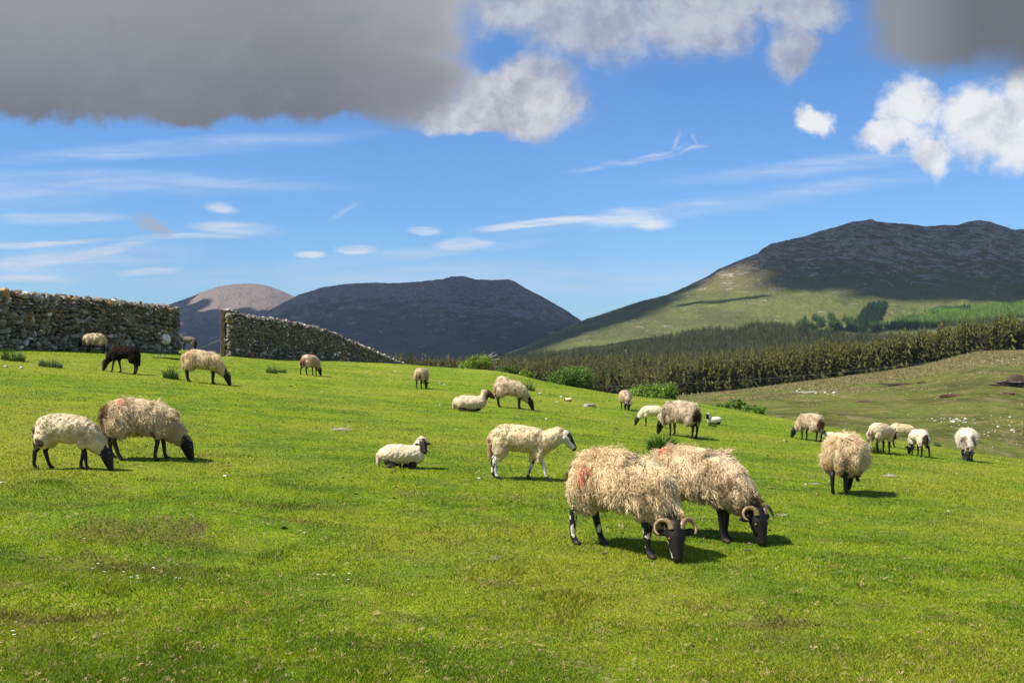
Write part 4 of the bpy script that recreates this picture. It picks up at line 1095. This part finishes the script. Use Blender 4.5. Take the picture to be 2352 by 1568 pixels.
def mound(name,px,py,wpx,hpx,label,cat,col,seed,rag=.35):
    p=mo(px,py); k=p[1]/F; W=wpx*k/2; H=hpx*k; V,Fs=ICO[4]; V=V.copy()
    V=V*(1+rag*.5*vn3(V[:,0]*2.5+seed,V[:,1]*2.5,V[:,2]*2.5,seed)+rag*.3*vn3(V[:,0]*7,V[:,1]*7,V[:,2]*7,seed+3))[:,None]
    o=mk(name,V*np.array([W,W*.7,H]),Fs,M_PEAT,None,np.tile(col,(len(V),1))); o.location=p; tag(o,label,cat); return o
# turf stack: a rounded heap of cut turves
p=mo(2333,878); k=p[1]/F; acc=Acc(); gg=np.random.default_rng(4); W=24*k; H=17*k
for j in range(700):
    a=gg.uniform(0,6.28); t=gg.random()**.7; z=H*(1-t**2.4)*.95
    stone(acc,np.array([math.cos(a)*W*t,math.sin(a)*W*.6*t,z]),(.32,.2,.16),rotm(gg.normal()*.4,gg.normal()*.4,gg.uniform(0,6)),np.array([.085,.06,.045])*gg.uniform(.6,1.9),gg,1,.5)
o=acc.build('turf_stack',M_PEAT); o.location=p; tag(o,'rounded dark brown stack of cut turf on the far right moor','turf stack')
p=mo(2322,886); k=p[1]/F; acc=Acc()
for j in range(160):
    x=gg.uniform(-45,45)*k; lay=gg.integers(0,4); stone(acc,np.array([x,gg.normal()*.3,(.4+lay*2.9)*k]),(gg.uniform(.5,1.4),.5,1.7*k),rotm(0,gg.normal()*.05,0),np.array([.10,.08,.075])*gg.uniform(.5,1.5),gg,1,.6)
o=acc.build('peat_bank',M_PEAT); o.location=p+np.array([0,-1,0]); tag(o,'long low dark cut peat bank below the turf stack','peat bank')
mound('peat_mound',2189,910,60,5,'wide reddish brown bare peat mound on the middle moor','peat',(.075,.040,.025),3)
mound('peat_mound',2315,905,30,4,'smaller brown peat mound near the right edge below the bank','peat',(.075,.045,.03),5)
mound('peat_mound',1985,923,30,3,'small brown peat scar left on the middle moor','peat',(.075,.045,.028),7)
mound('peat_mound',2080,873+9,120,2.2,'long thin dark peat cut across the moor','peat',(.06,.04,.028),9)
mound('peat_mound',2118,878+2,22,4,'dark block of peat at the end of the long cut','peat',(.05,.032,.024),11)
mound('peat_mound',1860,901,60,2.6,'grey gravelly scar in the middle moor beside white boulders','gravel',(.30,.28,.25),12,.5)
# tussocks (uncountable): straw coloured rough grass
n=34000; px=g.uniform(1500,2420,n); py=[]; X=[]
band=g.random(n); rr=np.where(band<.25,g.uniform(238,262,n),np.where(band<.7,g.uniform(150,240,n),g.uniform(66,150,n)))
x=(px-1176)/F*rr; f=fbm(x/22,rr/16,4,91)+.25*fbm(x/5,rr/5,2,93); keep=(f>np.where(rr<140,.22,.04))|((band<.25)&(f>-.05))
x=x[keep]; y=rr[keep]; z=zmoor(x,y); m=len(x)
bn=7; i0=np.repeat(np.arange(m),bn); N=len(i0)
h=g.uniform(.18,.55,N)*(.6+.7*(y[i0]>225)); a=g.uniform(0,6.28,N); ln=g.uniform(.1,.8,N)*h; w=g.uniform(.035,.075,N)*(y[i0]/150)**.5; d=g.uniform(0,6.28,N)
B=np.stack([x[i0]+g.normal(size=N)*.2,y[i0]+g.normal(size=N)*.2,z[i0]-.05],1); D=np.stack([np.cos(d)*w,np.sin(d)*w,0*w],1)
T=B+np.stack([np.cos(a)*ln,np.sin(a)*ln,h],1)
V=np.stack([B-D,B+D,T],1).reshape(-1,3)
tc=np.array([[.44,.35,.16],[.30,.25,.10],[.13,.145,.035]])[np.repeat(g.choice(3,m,p=[.45,.3,.25]),bn)]*g.uniform(.7,1.3,(N,1))
o=mk('tussock_grass',V,np.arange(N*3).reshape(-1,3),M_LEAF2 if False else M_LEAF,None,np.repeat(tc,3,0),False); tag(o,'straw coloured rough tussock grass over the moor','grass',kind='stuff')
# little fence posts at the moor foot
M_POST=colmat('grey_post',.9,10,.3)
for i,(x_,y_) in enumerate([(1569,911),(1589,911),(1603,910),(1613,909)]):
    p=at(x_,y_+1,262); V,Fs=tube([(0,0,-.3),(0.02,0,.6),(0,0,1.05)],[.10,.09,.08],6); o=mk('fence_post',V,Fs,M_POST,None,np.tile((.42,.40,.36),(len(V),1))); o.location=p
    tag(o,'tiny pale fence post at the foot of the conifers','fence post','fence posts below the conifers')
# overhead wire
P=[]
A=at(1330,888,280); B=at(2480,782,300)
for i in range(40):
    t=i/39; p=A*(1-t)+B*t; p[2]-=4*2.6*t*(1-t)*1.0; P.append(p)
V,Fs=tube(P,.018,4,False); o=mk('overhead_wire',V,Fs,M_POST,None,np.tile((.30,.30,.30),(len(V),1))); tag(o,'thin pale overhead wire crossing in front of the conifers','wire')

# ---------------------------------------------------------------- air
m_h=bpy.data.materials.new('air'); m_h.use_nodes=True; nt=m_h.node_tree; nt.nodes.clear()
ou=nt.nodes.new('ShaderNodeOutputMaterial'); pv=nt.nodes.new('ShaderNodeVolumePrincipled')
pv.inputs['Color'].default_value=(.50,.68,1,1); pv.inputs['Density'].default_value=HAZE; pv.inputs['Anisotropy'].default_value=0.0
nt.links.new(pv.outputs[0],ou.inputs['Volume'])
bm=bmesh.new(); bmesh.ops.create_cube(bm,size=1); me=bpy.data.meshes.new('haze'); bm.to_mesh(me); bm.free(); me.materials.append(m_h)
hz=bpy.data.objects.new('haze',me); COL.objects.link(hz); hz.scale=(13000,6700,640); hz.location=(0,3150,150); hz['kind']='stuff'; hz['label']='thin blue air between the pasture and the hills'; hz['category']='haze'

# ---------------------------------------------------------------- world
w=bpy.data.worlds.new('World'); scene.world=w; w.use_nodes=True; nt=w.node_tree; bg=nt.nodes['Background']
sky=nt.nodes.new('ShaderNodeTexSky'); sky.sky_type='NISHITA'; sky.sun_disc=False; sky.sun_elevation=SUN_EL
sky.sun_rotation=math.atan2(SUN_DIR[0],SUN_DIR[1]); sky.altitude=50; sky.air_density=1.0; sky.dust_density=.25; sky.ozone_density=3.0
tc=nd(nt,'ShaderNodeTexCoord').outputs['Generated']; sx=nd(nt,'ShaderNodeSeparateXYZ',inp={0:tc})
yy=mth(nt,'MAXIMUM',sx.outputs[1],.04); u=mth(nt,'MULTIPLY',mth(nt,'DIVIDE',sx.outputs[0],yy),F/1000); v=mth(nt,'MULTIPLY',mth(nt,'DIVIDE',sx.outputs[2],yy),F/1000)
P=nd(nt,'ShaderNodeCombineXYZ',inp={0:u,1:v}).outputs[0]
def warp(P,sc,amp,det=4,sy=1,rough=.6):
    q=nd(nt,'ShaderNodeMapping',inp={'Vector':P,'Scale':(1,sy,1)}).outputs[0]
    n=nd(nt,'ShaderNodeTexNoise'); nt.links.new(q,n.inputs['Vector']); n.inputs['Scale'].default_value=sc; n.inputs['Detail'].default_value=det; n.inputs['Roughness'].default_value=rough
    s=nd(nt,'ShaderNodeVectorMath',operation='SUBTRACT',inp={0:n.outputs['Color'],1:(.5,.5,.5)}).outputs[0]
    s=nd(nt,'ShaderNodeVectorMath',operation='MULTIPLY',inp={0:s,1:(amp,amp/sy if sy>1 else amp,0)}).outputs[0]
    return nd(nt,'ShaderNodeVectorMath',operation='ADD',inp={0:P,1:s}).outputs[0]
def blob(P,px,py,rx,ry,rot=0):
    c=((px-1176)/1000,(800-py)/1000,0); a=R(rot)
    s=nd(nt,'ShaderNodeVectorMath',operation='SUBTRACT',inp={0:P,1:c}).outputs[0]
    d1=nd(nt,'ShaderNodeVectorMath',operation='DOT_PRODUCT',inp={0:s,1:(math.cos(a)/rx*1000,math.sin(a)/rx*1000,0)}).outputs['Value']
    d2=nd(nt,'ShaderNodeVectorMath',operation='DOT_PRODUCT',inp={0:s,1:(-math.sin(a)/ry*1000,math.cos(a)/ry*1000,0)}).outputs['Value']
    l=mth(nt,'SQRT',mth(nt,'ADD',mth(nt,'MULTIPLY',d1,d1),mth(nt,'MULTIPLY',d2,d2)))
    return mth(nt,'SUBTRACT',1.,l)
def field(P,bl):
    f=None
    for b in bl:
        q=blob(P,*b); f=q if f is None else mth(nt,'MAXIMUM',f,q)
    return f
PW=warp(P,2.6,.17,7,1,.65); PF=warp(P,5,.06,6); PC=warp(P,4,.09,6,3)
skyc=sky.outputs[0]
K=SKYS
KE=K*2**EXPO
def cl(r,g,b): return (r/KE,g/KE,b/KE)
c=mix(nt,1.,skyc,SKYTINT,'MULTIPLY')
# cirrus
streak=noise(nt,nd(nt,'ShaderNodeMapping',inp={'Vector':PC,'Rotation':(0,0,R(-6)),'Scale':(1.2,14,1)}).outputs[0],3,6,.65)
def layer(c,f,lo,hi,amt,col,tex=None):
    a=mp(nt,f,lo,hi,0,amt)
    if tex is not None: a=mth(nt,'MULTIPLY',a,tex)
    return mix(nt,a,c,col)
st=mp(nt,streak,.38,.62,.35,1)
c=layer(c,field(PC,[(300,418,620,34,-1),(-100,440,500,50,0),(150,600,420,55,4),(1700,460,720,30,8),(900,590,520,26,6),(1176,640,1300,60,0),(1900,380,500,30,6),(400,340,600,30,4)]),0,.9,.62,cl(.58,.70,.90),st)
c=layer(c,field(PC,[(130,498,200,20,0),(540,524,140,20,-2),(180,588,260,16,12),(60,600,150,22,5),(340,621,110,12,6),(505,478,50,18,-10),(60,560,260,10,3),(420,545,200,10,2),(60,640,160,16,-3)]),0,.7,1.0,cl(.66,.74,.86),st)
c=layer(c,field(PC,[(1430,500,120,26,6),(1500,512,70,18,0),(1062,556,80,20,2),(712,584,50,12,0),(822,572,60,16,0),(970,528,40,12,0),(1250,512,200,12,5)]),0,.6,1.0,cl(.76,.82,.90),st)
c=layer(c,field(warp(P,8,.05,5),[(1430,372,170,10,10),(1500,350,110,9,12),(1552,320,34,9,65),(1600,325,26,8,-70),(1590,345,60,8,8),(790,480,50,8,30)]),0,.9,.65,cl(.58,.68,.86),st)
c=layer(c,field(PW,[(345,515,70,26,-25)]),0,.8,.8,cl(.42,.44,.50))
# cumulus
def emb(sc,det,off,g_=1.):
    q=nd(nt,'ShaderNodeVectorMath',operation='ADD',inp={0:PW,1:(off*.8,-off,0)}).outputs[0]
    return mth(nt,'MULTIPLY',mth(nt,'SUBTRACT',noise(nt,PW,sc,det,.6),noise(nt,q,sc,det,.6)),g_)
e1=emb(5,6,.03); e2=emb(14,5,.012)
eb=mth(nt,'ADD',e1,mth(nt,'MULTIPLY',e2,.15))
n1=noise(nt,P,6,7,.6); n2=noise(nt,P,2.2,5,.55); n3=noise(nt,P,16,5,.6)
cn=mth(nt,'ADD',mth(nt,'MULTIPLY',mth(nt,'SUBTRACT',n1,.5),1.1),mth(nt,'MULTIPLY',mth(nt,'SUBTRACT',n3,.5),.25))
def cum(c,bl,lo,hi,amt,col,na=1.):
    f=mth(nt,'ADD',field(PW,bl),mth(nt,'MULTIPLY',cn,na)); return mix(nt,mp(nt,f,lo,hi,0,amt),c,col)
thin=mix(nt,mp(nt,mth(nt,'ADD',mth(nt,'MULTIPLY',n1,.5),eb),.08,.42),cl(.33,.36,.46),cl(.58,.60,.66))
c=cum(c,[(1340,20,250,150,0),(1580,30,170,150,0),(1250,190,120,110,20),(1190,20,130,90,0),(1830,100,75,100,-15),(1850,10,150,60,0),(1700,-20,120,60,0)],.0,.55,.92,thin,1.1)
hl=mix(nt,mp(nt,mth(nt,'ADD',eb,mth(nt,'MULTIPLY',mth(nt,'SUBTRACT',v,.57),.5)),-.16,.14),cl(.40,.41,.46),cl(.70,.70,.73))
c=cum(c,[(1180,235,190,95,-10),(1090,270,170,55,0)],.0,.40,.95,hl,.8)
gd=mp(nt,v,.42,.95,0,1)       # grey base, paler higher up
big=mix(nt,gd,cl(.150,.150,.170),cl(.32,.33,.325))
big=mix(nt,mp(nt,n2,.35,.7,0,.35),big,cl(.33,.33,.36)); big=mix(nt,mp(nt,e1,-.03,-.25,0,.22),big,cl(.12,.12,.135)); big=mix(nt,mp(nt,e1,.03,.25,0,.25),big,cl(.42,.42,.45))
big=mix(nt,mp(nt,u,-.55,.05,0,.75),big,mix(nt,gd,cl(.26,.25,.275),cl(.50,.51,.54)))
f=mth(nt,'ADD',field(PW,[(330,-120,820,430,0),(-200,100,700,200,0),(300,180,500,135,0),(700,150,420,165,0),(930,180,240,140,0),(960,30,200,190,0)]),mth(nt,'MULTIPLY',cn,.6))
edge=mp(nt,u,-.45,.0,.45,1.15,False)
fa=mth(nt,'DIVIDE',mth(nt,'ADD',f,.04),edge,None,True)
fa=mp(nt,fa,0,1,0,1)
big=mix(nt,mth(nt,'MULTIPLY',mth(nt,'SUBTRACT',1.,fa),mp(nt,u,-.4,.0,0,.8)),big,cl(.60,.60,.66))
c=mix(nt,mp(nt,fa,0,.75,0,1),c,big)
wh=mix(nt,mp(nt,mth(nt,'ADD',eb,mth(nt,'MULTIPLY',mth(nt,'SUBTRACT',v,.48),.35)),-.26,.08),cl(.50,.52,.58),cl(.90,.90,.91))
PO=PW; PW=warp(P,5.5,.15,7,1,.65)
c=cum(c,[(1866,280,46,42,30),(2085,245,75,70,0),(2060,310,95,40,0),(2140,345,60,45,-30),(2250,270,120,95,10),(2340,300,90,85,0),(2400,250,150,100,0)],-.12,.42,.97,wh,1.0)
PW=PO
dk=mix(nt,mp(nt,u,.85,1.1,0,1),cl(.27,.29,.33),cl(.145,.150,.158))
f=mth(nt,'ADD',field(PW,[(2280,-20,330,215,0),(2150,80,170,110,0),(2500,60,350,160,0),(2100,10,130,100,0)]),mth(nt,'MULTIPLY',cn,.35))
c=mix(nt,mp(nt,f,-.12,.5,0,1),c,dk)
# keep that picture of clouds to the front half; plain broken cloud elsewhere
fr=mp(nt,sx.outputs[1],.10,.30,0,1)
n5=noise(nt,tc,2.5,5,.6); oth=mix(nt,mp(nt,n5,.48,.62,0,.8),skyc,cl(.45,.46,.50))
c=mix(nt,fr,oth,c)
nt.links.new(c,bg.inputs[0]); bg.inputs[1].default_value=K
w.cycles.sampling_method='MANUAL'; w.cycles.sample_map_resolution=1024

# ---------------------------------------------------------------- sun and camera
sd=bpy.data.lights.new('sun','SUN'); sd.energy=SUNE; sd.angle=R(.53); sd.color=(1,.95,.86)
so=bpy.data.objects.new('sun',sd); COL.objects.link(so); so.rotation_euler=Vector(SUN_DIR).to_track_quat('Z','Y').to_euler(); so.location=(-50,-30,80)
cd=bpy.data.cameras.new('camera'); cam=bpy.data.objects.new('camera',cd); COL.objects.link(cam); cam.location=(0,0,CZ)
cd.lens=38; cd.sensor_width=36; cd.clip_start=.1; cd.clip_end=60000
cam.rotation_euler=(R(90)+math.atan(16/F),0,0); scene.camera=cam
scene.render.engine='CYCLES'; scene.render.resolution_x=1024; scene.render.resolution_y=682
scene.view_settings.view_transform='Standard'; scene.view_settings.look='None'; scene.view_settings.exposure=EXPO; scene.view_settings.gamma=1
scene.cycles.max_bounces=6; scene.cycles.transparent_max_bounces=8; scene.cycles.volume_bounces=0
